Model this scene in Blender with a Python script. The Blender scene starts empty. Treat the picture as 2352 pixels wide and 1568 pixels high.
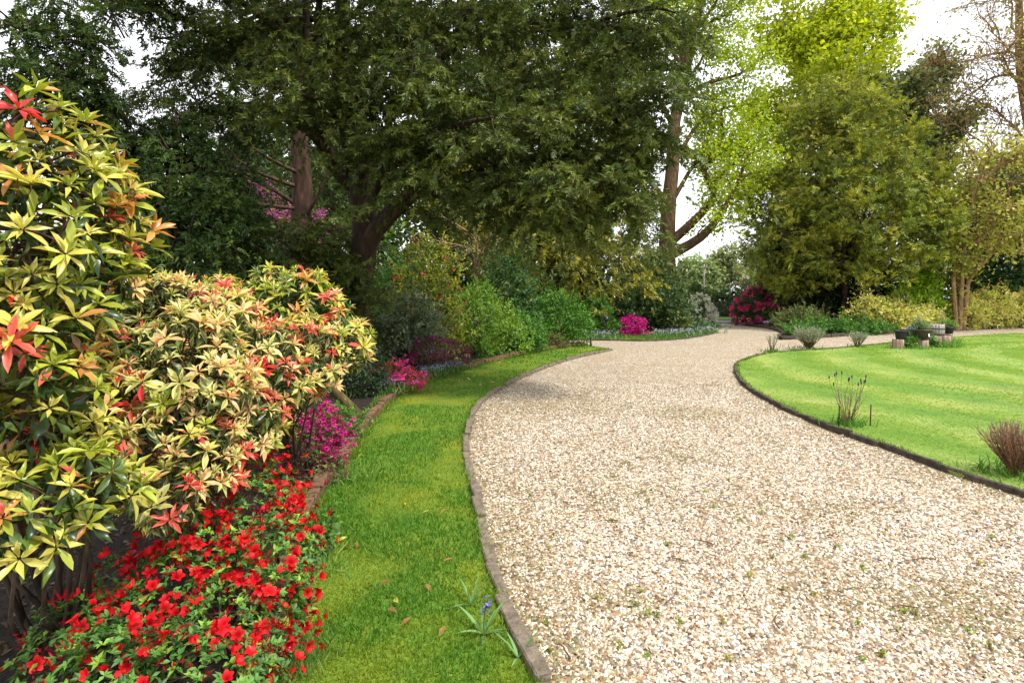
import bpy, bmesh, math
import numpy as np
from mathutils import Vector, Matrix

RNG = np.random.default_rng(11)
scene = bpy.context.scene
col = scene.collection
R = math.radians

# ------------------------------------------------------------------ camera
CAM_H = 1.6
LENS = 20.0
cam_d = bpy.data.cameras.new('camera')
cam_d.sensor_width = 36.0
cam_d.lens = LENS
cam_d.shift_y = -130.0 / 3240.0
cam_d.clip_start = 0.05
cam_d.clip_end = 2000.0
cam = bpy.data.objects.new('camera', cam_d)
cam.location = (0, 0, CAM_H)
cam.rotation_euler = (R(90), 0, 0)
col.objects.link(cam)
scene.camera = cam

# ------------------------------------------------------------------ light
SUN_EL, SUN_AZ = 57.0, 124.0          # azimuth clockwise from +Y
world = bpy.data.worlds.new('World')
scene.world = world
world.use_nodes = True
wn = world.node_tree
for n in list(wn.nodes):
    wn.nodes.remove(n)
w_out = wn.nodes.new('ShaderNodeOutputWorld')
w_bg = wn.nodes.new('ShaderNodeBackground')
w_sky = wn.nodes.new('ShaderNodeTexSky')
w_sky.sky_type = 'NISHITA'
w_sky.sun_disc = False
w_sky.sun_elevation = R(SUN_EL)
w_sky.sun_rotation = R(SUN_AZ)
w_sky.air_density = 1.0
w_sky.dust_density = 3.0
w_hs = wn.nodes.new('ShaderNodeHueSaturation')
w_hs.inputs['Saturation'].default_value = 0.12
w_mix = wn.nodes.new('ShaderNodeMix'); w_mix.data_type = 'RGBA'
w_mix.inputs['Factor'].default_value = 0.72
w_cl = wn.nodes.new('ShaderNodeTexNoise')
w_cl.inputs['Scale'].default_value = 2.2
w_cl.inputs['Detail'].default_value = 4.0
w_rmp = wn.nodes.new('ShaderNodeValToRGB')
w_rmp.color_ramp.elements[0].position = 0.3
w_rmp.color_ramp.elements[0].color = (7.0, 7.2, 7.7, 1)
w_rmp.color_ramp.elements[1].position = 0.7
w_rmp.color_ramp.elements[1].color = (9.0, 9.1, 9.4, 1)
wn.links.new(w_sky.outputs[0], w_hs.inputs['Color'])
wn.links.new(w_cl.outputs['Fac'], w_rmp.inputs[0])
wn.links.new(w_hs.outputs[0], w_mix.inputs[6])
wn.links.new(w_rmp.outputs[0], w_mix.inputs[7])
wn.links.new(w_mix.outputs[2], w_bg.inputs['Color'])
w_bg.inputs['Strength'].default_value = 0.118
wn.links.new(w_bg.outputs[0], w_out.inputs[0])

sun_d = bpy.data.lights.new('sun', 'SUN')
sun_d.energy = 2.4
sun_d.angle = R(6.0)
sun_d.color = (1.0, 0.95, 0.86)
sun = bpy.data.objects.new('sun', sun_d)
sdir = Vector((math.cos(R(SUN_EL)) * math.sin(R(SUN_AZ)), math.cos(R(SUN_EL)) * math.cos(R(SUN_AZ)), math.sin(R(SUN_EL))))
sun.rotation_euler = sdir.to_track_quat('Z', 'Y').to_euler()
sun.location = (20, -10, 30)
col.objects.link(sun)

vs = scene.view_settings
vs.view_transform = 'Standard'
vs.look = 'None'
vs.exposure = 1.2
vs.gamma = 1.0
cy = scene.cycles
cy.max_bounces = 7
cy.diffuse_bounces = 3
cy.glossy_bounces = 2
cy.transmission_bounces = 4
cy.transparent_max_bounces = 6
cy.caustics_reflective = False
cy.caustics_refractive = False
cy.use_denoising = True
try:
    cy.denoiser = 'OPENIMAGEDENOISE'
    cy.denoising_prefilter = 'ACCURATE'
except Exception:
    pass

# ------------------------------------------------------------------ measuring helpers (2352 x 1568 view of the photograph)
F = 1306.67
def P(dx, dy, Y):
    return np.array([(dx - 1176.0) / F * Y, Y, CAM_H + (690.0 - dy) / F * Y])
def G(dx, dy, z=0.0):
    Y = (CAM_H - z) * F / (dy - 690.0)
    return np.array([(dx - 1176.0) / F * Y, Y])

def unit(v):
    v = np.asarray(v, float)
    return v / np.maximum(np.linalg.norm(v, axis=-1, keepdims=True), 1e-9)

def rdirs(n):
    return unit(RNG.normal(size=(n, 3)))

def catmull(pts, step):
    pts = np.asarray(pts, float)
    p = np.vstack([2 * pts[0] - pts[1], pts, 2 * pts[-1] - pts[-2]])
    out = []
    for i in range(1, len(p) - 2):
        a, b, c, d = p[i - 1], p[i], p[i + 1], p[i + 2]
        n = max(2, int(np.linalg.norm(c - b) / step))
        for k in range(n):
            t = k / n
            out.append(0.5 * (2 * b + (c - a) * t + (2 * a - 5 * b + 4 * c - d) * t * t + (3 * b - a - 3 * c + d) * t ** 3))
    out.append(pts[-1])
    return np.array(out)

def resample(pts, step):
    seg = np.linalg.norm(np.diff(pts, axis=0), axis=1)
    s = np.concatenate([[0], np.cumsum(seg)])
    t = np.arange(0, s[-1], step)
    return np.stack([np.interp(t, s, pts[:, k]) for k in range(pts.shape[1])], 1)

def in_poly(x, y, poly):
    inside = np.zeros(len(x), bool)
    j = len(poly) - 1
    for i in range(len(poly)):
        xi, yi = poly[i]; xj, yj = poly[j]
        c = ((yi > y) != (yj > y)) & (x < (xj - xi) * (y - yi) / (yj - yi + 1e-12) + xi)
        inside ^= c
        j = i
    return inside

def vnoise(x, y, seed=0):
    """smooth value noise in 0..1"""
    x = np.asarray(x) + 1000.0; y = np.asarray(y) + 1000.0
    xi = np.floor(x).astype(np.int64); yi = np.floor(y).astype(np.int64)
    fx = x - xi; fy = y - yi
    fx = fx * fx * (3 - 2 * fx); fy = fy * fy * (3 - 2 * fy)
    def h(a, b):
        v = np.sin(a * 127.1 + b * 311.7 + seed * 74.7) * 43758.5453
        return v - np.floor(v)
    return (h(xi, yi) * (1 - fx) + h(xi + 1, yi) * fx) * (1 - fy) + (h(xi, yi + 1) * (1 - fx) + h(xi + 1, yi + 1) * fx) * fy

def fnoise(x, y, seed=0):
    return 0.55 * vnoise(x, y, seed) + 0.3 * vnoise(x * 2.1, y * 2.1, seed + 1) + 0.15 * vnoise(x * 4.3, y * 4.3, seed + 2)

# ------------------------------------------------------------------ geometry collector
class Geo:
    def __init__(self):
        self.v, self.f, self.c, self.n = [], [], [], 0
    def add(self, v, f, c=(1, 1, 1)):
        v = np.asarray(v, np.float32).reshape(-1, 3)
        f = np.asarray(f, np.int32).reshape(-1, 3)
        c = np.asarray(c, np.float32)
        if c.ndim == 1:
            c = np.broadcast_to(c, (len(v), 3))
        self.v.append(v); self.f.append(f + self.n); self.c.append(c)
        self.n += len(v)
    def mesh(self, name, mat, smooth=False, origin=None):
        me = bpy.data.meshes.new(name)
        v = np.concatenate(self.v); f = np.concatenate(self.f); c = np.concatenate(self.c)
        if origin is not None:
            v = v - np.asarray(origin, np.float32)
        me.vertices.add(len(v)); me.vertices.foreach_set('co', v.ravel())
        me.loops.add(f.size); me.loops.foreach_set('vertex_index', f.ravel())
        me.polygons.add(len(f))
        me.polygons.foreach_set('loop_start', np.arange(0, f.size, 3, dtype=np.int32))
        if smooth:
            me.polygons.foreach_set('use_smooth', np.ones(len(f), bool))
        at = me.attributes.new('Col', 'FLOAT_COLOR', 'POINT')
        at.data.foreach_set('color', np.concatenate([c, np.ones((len(c), 1), np.float32)], 1).ravel())
        me.update()
        me.materials.append(mat)
        return me
    def build(self, name, mat, parent=None, smooth=False, kind=None, label=None):
        org = np.array(parent.location) if parent is not None else None
        o = bpy.data.objects.new(name, self.mesh(name, mat, smooth, org))
        col.objects.link(o)
        if parent is not None:
            o.parent = parent
        if kind: o['kind'] = kind
        if label: o['label'] = label
        return o

def thing(name, label, cat, loc, group=None):
    o = bpy.data.objects.new(name, None)
    o.empty_display_size = 0.2
    col.objects.link(o)
    o.location = [float(a) for a in loc]
    o['label'] = label; o['category'] = cat
    if group: o['group'] = group
    return o

def tag(o, label, cat, group=None):
    o['label'] = label; o['category'] = cat
    if group: o['group'] = group
    return o

# ------------------------------------------------------------------ materials
def new_mat(name):
    m = bpy.data.materials.new(name); m.use_nodes = True
    nt = m.node_tree
    for n in list(nt.nodes): nt.nodes.remove(n)
    out = nt.nodes.new('ShaderNodeOutputMaterial')
    return m, nt, out

def leaf_mat(name, rough=0.5, transl=0.3, spec=0.35, boost=1.25, obj_var=False):
    m, nt, out = new_mat(name)
    at = nt.nodes.new('ShaderNodeAttribute'); at.attribute_name = 'Col'
    src = at.outputs['Color']
    if obj_var:
        oi = nt.nodes.new('ShaderNodeObjectInfo')
        mr = nt.nodes.new('ShaderNodeMapRange')
        mr.inputs['To Min'].default_value = 0.7; mr.inputs['To Max'].default_value = 1.2
        nt.links.new(oi.outputs['Random'], mr.inputs['Value'])
        hs = nt.nodes.new('ShaderNodeHueSaturation')
        nt.links.new(src, hs.inputs['Color']); nt.links.new(mr.outputs[0], hs.inputs['Value'])
        src = hs.outputs[0]
    p = nt.nodes.new('ShaderNodeBsdfPrincipled')
    p.inputs['Roughness'].default_value = rough
    p.inputs['Specular IOR Level'].default_value = spec
    nt.links.new(src, p.inputs['Base Color'])
    tr = nt.nodes.new('ShaderNodeBsdfTranslucent')
    g = nt.nodes.new('ShaderNodeMix'); g.data_type = 'RGBA'; g.blend_type = 'MULTIPLY'
    g.inputs['Factor'].default_value = 1.0
    g.inputs[7].default_value = (boost, boost * 1.05, boost * 0.6, 1)
    nt.links.new(src, g.inputs[6]); nt.links.new(g.outputs[2], tr.inputs['Color'])
    mx = nt.nodes.new('ShaderNodeMixShader'); mx.inputs[0].default_value = transl
    nt.links.new(p.outputs[0], mx.inputs[1]); nt.links.new(tr.outputs[0], mx.inputs[2])
    nt.links.new(mx.outputs[0], out.inputs[0])
    return m

def noise_mat(name, stops, scale=5.0, detail=8.0, rough=0.85, bump=0.3, bscale=30.0, stretch=(1, 1, 1), spec=0.3, use_col=False, metal=0.0):
    m, nt, out = new_mat(name)
    tc = nt.nodes.new('ShaderNodeTexCoord')
    mp = nt.nodes.new('ShaderNodeMapping'); mp.inputs['Scale'].default_value = stretch
    nt.links.new(tc.outputs['Object'], mp.inputs[0])
    oi = nt.nodes.new('ShaderNodeObjectInfo')
    ad = nt.nodes.new('ShaderNodeVectorMath'); ad.operation = 'ADD'
    sc = nt.nodes.new('ShaderNodeVectorMath'); sc.operation = 'SCALE'; sc.inputs['Scale'].default_value = 37.0
    cmb = nt.nodes.new('ShaderNodeCombineXYZ')
    for k in range(3): nt.links.new(oi.outputs['Random'], cmb.inputs[k])
    nt.links.new(cmb.outputs[0], sc.inputs[0])
    nt.links.new(mp.outputs[0], ad.inputs[0]); nt.links.new(sc.outputs[0], ad.inputs[1])
    nz = nt.nodes.new('ShaderNodeTexNoise'); nz.inputs['Scale'].default_value = scale; nz.inputs['Detail'].default_value = detail
    nz.inputs['Roughness'].default_value = 0.65
    nt.links.new(ad.outputs[0], nz.inputs['Vector'])
    rp = nt.nodes.new('ShaderNodeValToRGB')
    els = rp.color_ramp.elements
    while len(els) < len(stops): els.new(0.5)
    for e, (pos, c) in zip(els, stops):
        e.position = pos; e.color = (*c, 1)
    nt.links.new(nz.outputs['Fac'], rp.inputs[0])
    src = rp.outputs[0]
    if use_col:
        at = nt.nodes.new('ShaderNodeAttribute'); at.attribute_name = 'Col'
        g = nt.nodes.new('ShaderNodeMix'); g.data_type = 'RGBA'; g.blend_type = 'MULTIPLY'; g.inputs['Factor'].default_value = 1.0
        nt.links.new(src, g.inputs[6]); nt.links.new(at.outputs['Color'], g.inputs[7]); src = g.outputs[2]
    p = nt.nodes.new('ShaderNodeBsdfPrincipled')
    p.inputs['Roughness'].default_value = rough; p.inputs['Specular IOR Level'].default_value = spec
    p.inputs['Metallic'].default_value = metal
    nt.links.new(src, p.inputs['Base Color'])
    if bump > 0:
        n2 = nt.nodes.new('ShaderNodeTexNoise'); n2.inputs['Scale'].default_value = bscale; n2.inputs['Detail'].default_value = 6
        nt.links.new(ad.outputs[0], n2.inputs['Vector'])
        b = nt.nodes.new('ShaderNodeBump'); b.inputs['Strength'].default_value = bump; b.inputs['Distance'].default_value = 0.02
        nt.links.new(n2.outputs['Fac'], b.inputs['Height']); nt.links.new(b.outputs[0], p.inputs['Normal'])
    nt.links.new(p.outputs[0], out.inputs[0])
    return m

M = {}
M['leaf'] = leaf_mat('leaf', 0.5, 0.30)
M['glossy_leaf'] = leaf_mat('glossy_leaf', 0.33, 0.28, 0.5, 1.3, True)
M['needle'] = leaf_mat('needle', 0.55, 0.22, 0.3)
M['petal'] = leaf_mat('petal', 0.55, 0.35, 0.2, 1.1, False)
M['petal_var'] = leaf_mat('petal_var', 0.5, 0.35, 0.25, 1.1, True)
M['fresh'] = leaf_mat('fresh', 0.5, 0.42, 0.3, 1.15)
M['blade'] = leaf_mat('blade', 0.5, 0.35, 0.25)
M['bark'] = noise_mat('bark', [(0.3, (0.02, 0.015, 0.01)), (0.5, (0.06, 0.042, 0.028)), (0.72, (0.14, 0.1, 0.07))], 9, 8, 0.9, 0.9, 22, (1, 1, 0.25), use_col=True)
M['stone_bit'] = leaf_mat('stone_bit', 0.6, 0.0, 0.35)
M['soil'] = noise_mat('soil', [(0.3, (0.006, 0.004, 0.003)), (0.55, (0.018, 0.011, 0.007)), (0.75, (0.05, 0.03, 0.018))], 14, 10, 0.95, 1.0, 60)
M['earth'] = noise_mat('earth', [(0.3, (0.03, 0.035, 0.012)), (0.55, (0.05, 0.06, 0.02)), (0.75, (0.08, 0.08, 0.03))], 0.7, 10, 0.95, 0.6, 20)
M['asphalt'] = noise_mat('asphalt', [(0.3, (0.11, 0.11, 0.12)), (0.7, (0.18, 0.18, 0.19))], 3, 8, 0.8, 0.3, 60)
M['iron'] = noise_mat('iron', [(0.3, (0.008, 0.008, 0.009)), (0.7, (0.02, 0.018, 0.016))], 20, 4, 0.5, 0.1, 60, spec=0.5)
M['brick'] = noise_mat('brick', [(0.25, (0.03, 0.024, 0.012)), (0.42, (0.085, 0.05, 0.028)), (0.56, (0.17, 0.085, 0.045)), (0.7, (0.09, 0.085, 0.03))], 12, 9, 0.9, 0.7, 50)
M['kerb'] = noise_mat('kerb', [(0.25, (0.055, 0.045, 0.032)), (0.45, (0.12, 0.095, 0.07)), (0.62, (0.19, 0.15, 0.11)), (0.8, (0.16, 0.15, 0.04))], 13, 9, 0.92, 0.8, 45)
M['dark_kerb'] = noise_mat('dark_kerb', [(0.3, (0.025, 0.02, 0.014)), (0.55, (0.07, 0.055, 0.04)), (0.78, (0.12, 0.1, 0.05))], 12, 9, 0.92, 0.8, 45)
M['pot_brown'] = noise_mat('pot_brown', [(0.3, (0.03, 0.019, 0.014)), (0.7, (0.055, 0.037, 0.028))], 5, 6, 0.5, 0.1, 40, spec=0.5)
M['pot_black'] = noise_mat('pot_black', [(0.3, (0.008, 0.009, 0.011)), (0.7, (0.02, 0.021, 0.024))], 6, 6, 0.55, 0.1, 40, spec=0.4)
M['grey_wood'] = noise_mat('grey_wood', [(0.25, (0.1, 0.085, 0.075)), (0.5, (0.3, 0.27, 0.25)), (0.75, (0.48, 0.45, 0.42))], 9, 9, 0.9, 0.8, 30, (3, 3, 0.3))
M['stump_wood'] = noise_mat('stump_wood', [(0.25, (0.07, 0.04, 0.028)), (0.45, (0.24, 0.15, 0.11)), (0.62, (0.42, 0.33, 0.28)), (0.8, (0.55, 0.5, 0.45))], 6, 9, 0.9, 0.9, 24, (3, 3, 0.25))
M['rust'] = noise_mat('rust', [(0.3, (0.045, 0.022, 0.014)), (0.7, (0.1, 0.05, 0.034))], 15, 8, 0.8, 0.4, 60)
M['white_plastic'] = noise_mat('white_plastic', [(0.3, (0.7, 0.7, 0.68)), (0.7, (0.8, 0.8, 0.78))], 8, 3, 0.5, 0.0)
M['blue_plastic'] = noise_mat('blue_plastic', [(0.3, (0.05, 0.26, 0.42)), (0.7, (0.08, 0.36, 0.52))], 8, 3, 0.45, 0.0)
M['lamp_black'] = noise_mat('lamp_black', [(0.3, (0.01, 0.011, 0.012)), (0.7, (0.03, 0.031, 0.033))], 12, 4, 0.4, 0.1, 60, spec=0.5)
M['pole_wood'] = noise_mat('pole_wood', [(0.3, (0.16, 0.14, 0.12)), (0.7, (0.3, 0.27, 0.23))], 4, 6, 0.9, 0.3, 20)
M['pier_stone'] = noise_mat('pier_stone', [(0.3, (0.14, 0.1, 0.07)), (0.7, (0.3, 0.22, 0.15))], 5, 8, 0.9, 0.6, 30)

def brick_wall_mat():
    m, nt, out = new_mat('brick_wall')
    tc = nt.nodes.new('ShaderNodeTexCoord')
    mp = nt.nodes.new('ShaderNodeMapping'); mp.inputs['Rotation'].default_value = (R(90), 0, 0)
    nt.links.new(tc.outputs['Object'], mp.inputs[0])
    b = nt.nodes.new('ShaderNodeTexBrick')
    b.inputs['Color1'].default_value = (0.3, 0.12, 0.06, 1); b.inputs['Color2'].default_value = (0.42, 0.2, 0.1, 1)
    b.inputs['Mortar'].default_value = (0.3, 0.26, 0.2, 1); b.inputs['Scale'].default_value = 1.0
    b.inputs['Brick Width'].default_value = 0.22; b.inputs['Row Height'].default_value = 0.075; b.inputs['Mortar Size'].default_value = 0.01
    nt.links.new(mp.outputs[0], b.inputs['Vector'])
    p = nt.nodes.new('ShaderNodeBsdfPrincipled'); p.inputs['Roughness'].default_value = 0.9
    nt.links.new(b.outputs['Color'], p.inputs['Base Color']); nt.links.new(p.outputs[0], out.inputs[0])
    return m
M['brick_wall'] = brick_wall_mat()

def gravel_mat():
    m, nt, out = new_mat('gravel')
    tc = nt.nodes.new('ShaderNodeTexCoord')
    nz = nt.nodes.new('ShaderNodeTexNoise'); nz.inputs['Scale'].default_value = 60; nz.inputs['Detail'].default_value = 2
    nt.links.new(tc.outputs['Object'], nz.inputs['Vector'])
    mix = nt.nodes.new('ShaderNodeMix'); mix.data_type = 'RGBA'; mix.blend_type = 'LINEAR_LIGHT'; mix.inputs['Factor'].default_value = 0.012
    nt.links.new(tc.outputs['Object'], mix.inputs[6]); nt.links.new(nz.outputs['Color'], mix.inputs[7])
    vo = nt.nodes.new('ShaderNodeTexVoronoi'); vo.inputs['Scale'].default_value = 46.0
    nt.links.new(mix.outputs[2], vo.inputs['Vector'])
    sep = nt.nodes.new('ShaderNodeSeparateColor'); nt.links.new(vo.outputs['Color'], sep.inputs[0])
    rp = nt.nodes.new('ShaderNodeValToRGB'); rp.color_ramp.interpolation = 'CONSTANT'
    pal = [(0.0, (0.09, 0.055, 0.03)), (0.18, (0.22, 0.145, 0.08)), (0.32, (0.36, 0.27, 0.17)), (0.46, (0.46, 0.38, 0.27)), (0.6, (0.54, 0.47, 0.36)), (0.78, (0.62, 0.57, 0.48)), (0.93, (0.2, 0.19, 0.18))]
    els = rp.color_ramp.elements
    while len(els) < len(pal): els.new(0.5)
    for e, (p0, c) in zip(els, pal): e.position = p0; e.color = (*c, 1)
    nt.links.new(sep.outputs[0], rp.inputs[0])
    # dirt, moss and leaf-litter patches lying on the drive
    d1 = nt.nodes.new('ShaderNodeTexNoise'); d1.inputs['Scale'].default_value = 0.9; d1.inputs['Detail'].default_value = 9; d1.inputs['Roughness'].default_value = 0.68
    nt.links.new(tc.outputs['Object'], d1.inputs['Vector'])
    r1 = nt.nodes.new('ShaderNodeValToRGB'); r1.color_ramp.elements[0].position = 0.47; r1.color_ramp.elements[1].position = 0.68
    r1.color_ramp.elements[1].color = (0.5, 0.5, 0.5, 1)
    nt.links.new(d1.outputs['Fac'], r1.inputs[0])
    mx = nt.nodes.new('ShaderNodeMix'); mx.data_type = 'RGBA'
    mx.inputs[7].default_value = (0.27, 0.2, 0.1, 1)
    nt.links.new(r1.outputs[0], mx.inputs['Factor']); nt.links.new(rp.outputs[0], mx.inputs[6])
    d2 = nt.nodes.new('ShaderNodeTexNoise'); d2.inputs['Scale'].default_value = 26; d2.inputs['Detail'].default_value = 5
    nt.links.new(tc.outputs['Object'], d2.inputs['Vector'])
    r2 = nt.nodes.new('ShaderNodeValToRGB'); r2.color_ramp.elements[0].position = 0.6; r2.color_ramp.elements[1].position = 0.7
    r2.color_ramp.elements[1].color = (0.7, 0.7, 0.7, 1)
    nt.links.new(d2.outputs['Fac'], r2.inputs[0])
    mx2 = nt.nodes.new('ShaderNodeMix'); mx2.data_type = 'RGBA'
    mx2.inputs[7].default_value = (0.2, 0.13, 0.07, 1)
    nt.links.new(r2.outputs[0], mx2.inputs['Factor']); nt.links.new(mx.outputs[2], mx2.inputs[6])
    gp = nt.nodes.new('ShaderNodeMapRange'); gp.inputs['From Min'].default_value = .45; gp.inputs['From Max'].default_value = .65; gp.inputs['To Max'].default_value = .42
    nt.links.new(vo.outputs['Distance'], gp.inputs['Value'])
    mx3 = nt.nodes.new('ShaderNodeMix'); mx3.data_type = 'RGBA'; mx3.inputs[7].default_value = (0.11, 0.075, 0.045, 1)
    nt.links.new(gp.outputs[0], mx3.inputs['Factor']); nt.links.new(mx2.outputs[2], mx3.inputs[6]); mx2 = mx3
    p = nt.nodes.new('ShaderNodeBsdfPrincipled'); p.inputs['Roughness'].default_value = 0.8; p.inputs['Specular IOR Level'].default_value = 0.25
    nt.links.new(mx2.outputs[2], p.inputs['Base Color'])
    b = nt.nodes.new('ShaderNodeBump'); b.inputs['Strength'].default_value = 0.9; b.inputs['Distance'].default_value = 0.015; b.invert = True
    nt.links.new(vo.outputs['Distance'], b.inputs['Height']); nt.links.new(b.outputs[0], p.inputs['Normal'])
    nt.links.new(p.outputs[0], out.inputs[0])
    return m
M['gravel'] = gravel_mat()

def lawn_mat(name, a, b, c, bands=None):
    m, nt, out = new_mat(name)
    tc = nt.nodes.new('ShaderNodeTexCoord')
    n1 = nt.nodes.new('ShaderNodeTexNoise'); n1.inputs['Scale'].default_value = 1.1; n1.inputs['Detail'].default_value = 8; n1.inputs['Roughness'].default_value = 0.7
    nt.links.new(tc.outputs['Object'], n1.inputs['Vector'])
    rp = nt.nodes.new('ShaderNodeValToRGB'); els = rp.color_ramp.elements; els.new(0.5)
    for e, (pos, cc) in zip(els, [(0.32, a), (0.52, b), (0.7, c)]): e.position = pos; e.color = (*cc, 1)
    nt.links.new(n1.outputs['Fac'], rp.inputs[0])
    if bands:
        mp = nt.nodes.new('ShaderNodeMapping'); mp.inputs['Location'].default_value = (-22, -13.8, 0); mp.inputs['Scale'].default_value = (1, 1.15, 0)
        nt.links.new(tc.outputs['Object'], mp.inputs[0])
        wv = nt.nodes.new('ShaderNodeTexWave'); wv.wave_type = 'RINGS'; wv.rings_direction = 'SPHERICAL'; wv.inputs['Scale'].default_value = .17
        wv.inputs['Distortion'].default_value = 3.0; wv.inputs['Detail'].default_value = 2.0; wv.inputs['Detail Scale'].default_value = .6
        nt.links.new(mp.outputs[0], wv.inputs['Vector'])
        ad = nt.nodes.new('ShaderNodeMath'); ad.operation = 'MULTIPLY_ADD'; ad.inputs[1].default_value = .26; 
        sb = nt.nodes.new('ShaderNodeMath'); sb.operation = 'SUBTRACT'; sb.inputs[1].default_value = .13
        nt.links.new(wv.outputs['Fac'], ad.inputs[0]); nt.links.new(n1.outputs['Fac'], sb.inputs[0]); nt.links.new(sb.outputs[0], ad.inputs[2])
        nt.links.new(ad.outputs[0], rp.inputs[0])
    n2 = nt.nodes.new('ShaderNodeTexNoise'); n2.inputs['Scale'].default_value = 70; n2.inputs['Detail'].default_value = 3
    nt.links.new(tc.outputs['Object'], n2.inputs['Vector'])
    hs = nt.nodes.new('ShaderNodeHueSaturation')
    mr = nt.nodes.new('ShaderNodeMapRange'); mr.inputs['From Min'].default_value = 0.3; mr.inputs['From Max'].default_value = 0.7
    mr.inputs['To Min'].default_value = 0.65; mr.inputs['To Max'].default_value = 1.25
    nt.links.new(n2.outputs['Fac'], mr.inputs[0]); nt.links.new(mr.outputs[0], hs.inputs['Value']); nt.links.new(rp.outputs[0], hs.inputs['Color'])
    p = nt.nodes.new('ShaderNodeBsdfPrincipled'); p.inputs['Roughness'].default_value = 0.75; p.inputs['Specular IOR Level'].default_value = 0.2
    nt.links.new(hs.outputs[0], p.inputs['Base Color'])
    bm = nt.nodes.new('ShaderNodeBump'); bm.inputs['Strength'].default_value = 0.8; bm.inputs['Distance'].default_value = 0.03
    nt.links.new(n2.outputs['Fac'], bm.inputs['Height']); nt.links.new(bm.outputs[0], p.inputs['Normal'])
    nt.links.new(p.outputs[0], out.inputs[0])
    return m
M['lawn'] = lawn_mat('lawn', (0.09, 0.19, 0.018), (0.155, 0.25, 0.03), (0.27, 0.32, 0.075), True)
M['strip'] = lawn_mat('strip', (0.06, 0.15, 0.012), (0.11, 0.18, 0.014), (0.24, 0.24, 0.015))

# ------------------------------------------------------------------ leaf shapes  (x across, y along, z normal)
def tmpl(v, f): return np.array(v, np.float32), np.array(f, np.int32)
LEAF2 = tmpl([(0, 0, 0), (-.5, .45, .1), (0, 1, -.06), (.5, .45, .1)], [(0, 3, 2), (0, 2, 1)])
LEAF4 = tmpl([(0, 0, 0), (-.5, .48, .1), (0, .5, 0), (.5, .48, .1), (0, 1, -.16)], [(0, 2, 1), (0, 3, 2), (1, 2, 4), (2, 3, 4)])
NEEDLE = tmpl([(-.5, 0, 0), (.5, 0, 0), (0, 1, 0)], [(0, 1, 2)])
BLADE = tmpl([(-.5, 0, 0), (.5, 0, 0), (-.4, .55, .06), (.4, .55, .06), (0, 1, .3)], [(0, 1, 3), (0, 3, 2), (2, 3, 4)])
def pieris_leaf(curl=0.18, fold=0.1):
    ys = [0, .22, .5, .78, 1]; w = [.06, .3, .5, .36, .0]
    v, f = [], []
    for y, ww in zip(ys, w):
        z = -curl * y * y
        v += [(-ww, y, z + fold * ww * 2), (0, y, z), (ww, y, z + fold * ww * 2)]
    for i in range(4):
        a = i * 3; b = a + 3
        for k in (0, 1):
            f += [(a + k, a + k + 1, b + k + 1), (a + k, b + k + 1, b + k)]
    return tmpl(v, f)
PIERIS = [pieris_leaf(c, fo) for c, fo in ((0.05, .12), (0.18, .1), (0.32, .08), (-0.08, .14))]
def pieris_low(curl, fold):
    v, f = [], []
    for y, ww in zip([0, .45, 1], [.06, .5, 0]):
        z = -curl * y * y
        v += [(-ww, y, z + fold * ww * 2), (0, y, z), (ww, y, z + fold * ww * 2)]
    for i in range(2):
        a = i * 3; b = a + 3
        for k in (0, 1): f += [(a + k, a + k + 1, b + k + 1), (a + k, b + k + 1, b + k)]
    return tmpl(v, f)
PIERIS_LOW = [pieris_low(c, fo) for c, fo in ((0.05, .12), (0.18, .1), (0.32, .08), (-0.08, .14))]

def spray(n, droop, seed):
    """a flat yew-like twig: pairs of little leaflets along y"""
    r = np.random.default_rng(seed)
    v, f = [], []
    for i in range(n):
        t = (i + 0.6) / n
        z = -droop * t * t
        for s in (-1, 1):
            if r.random() < 0.1: continue
            ang = R(38 + 22 * r.random())
            L = (0.34 - 0.14 * t) * (0.7 + 0.6 * r.random())
            dx, dy = s * math.sin(ang) * L, math.cos(ang) * L
            w = 0.125
            k = len(v)
            nx, ny = -dy / L * w, dx / L * w
            v += [(nx * .5, t * .85 + ny * .5, z), (-nx * .5, t * .85 - ny * .5, z), (dx, t * .85 + dy, z - 0.1 * L + r.normal() * .03)]
            f += [(k, k + 1, k + 2)]
    k = len(v)
    v += [(-.03, .8, -droop * .64), (.03, .8, -droop * .64), (0, 1.08, -droop * 1.1)]
    f += [(k, k + 1, k + 2)]
    return tmpl(v, f)
def tuft_spray(n, seed):
    r = np.random.default_rng(seed); v, f = [], []
    for i in range(n):
        t = (i + .3) / n; ph = i * 2.399 + r.random() * .5; a = R(30 + 35 * r.random()); L = (.5 - .2 * t) * (.7 + .5 * r.random())
        d = np.array([math.sin(a) * math.cos(ph), math.cos(a), math.sin(a) * math.sin(ph) * .7]); q = np.array([0, t * .62, -.1 * t * t])
        w = unit(np.cross(d, r.normal(size=3))) * .075
        k = len(v); v += [tuple(q - w), tuple(q + w), tuple(q + d * L)]; f.append((k, k + 1, k + 2))
    return tmpl(v, f)
SPRAYS = [spray(5, 0.18, 1), tuft_spray(9, 2), tuft_spray(8, 3), tuft_spray(9, 4)]
SPRAYS_WIDE = []
for tv, tf in SPRAYS:
    SPRAYS_WIDE.append((tv, tf))

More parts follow.
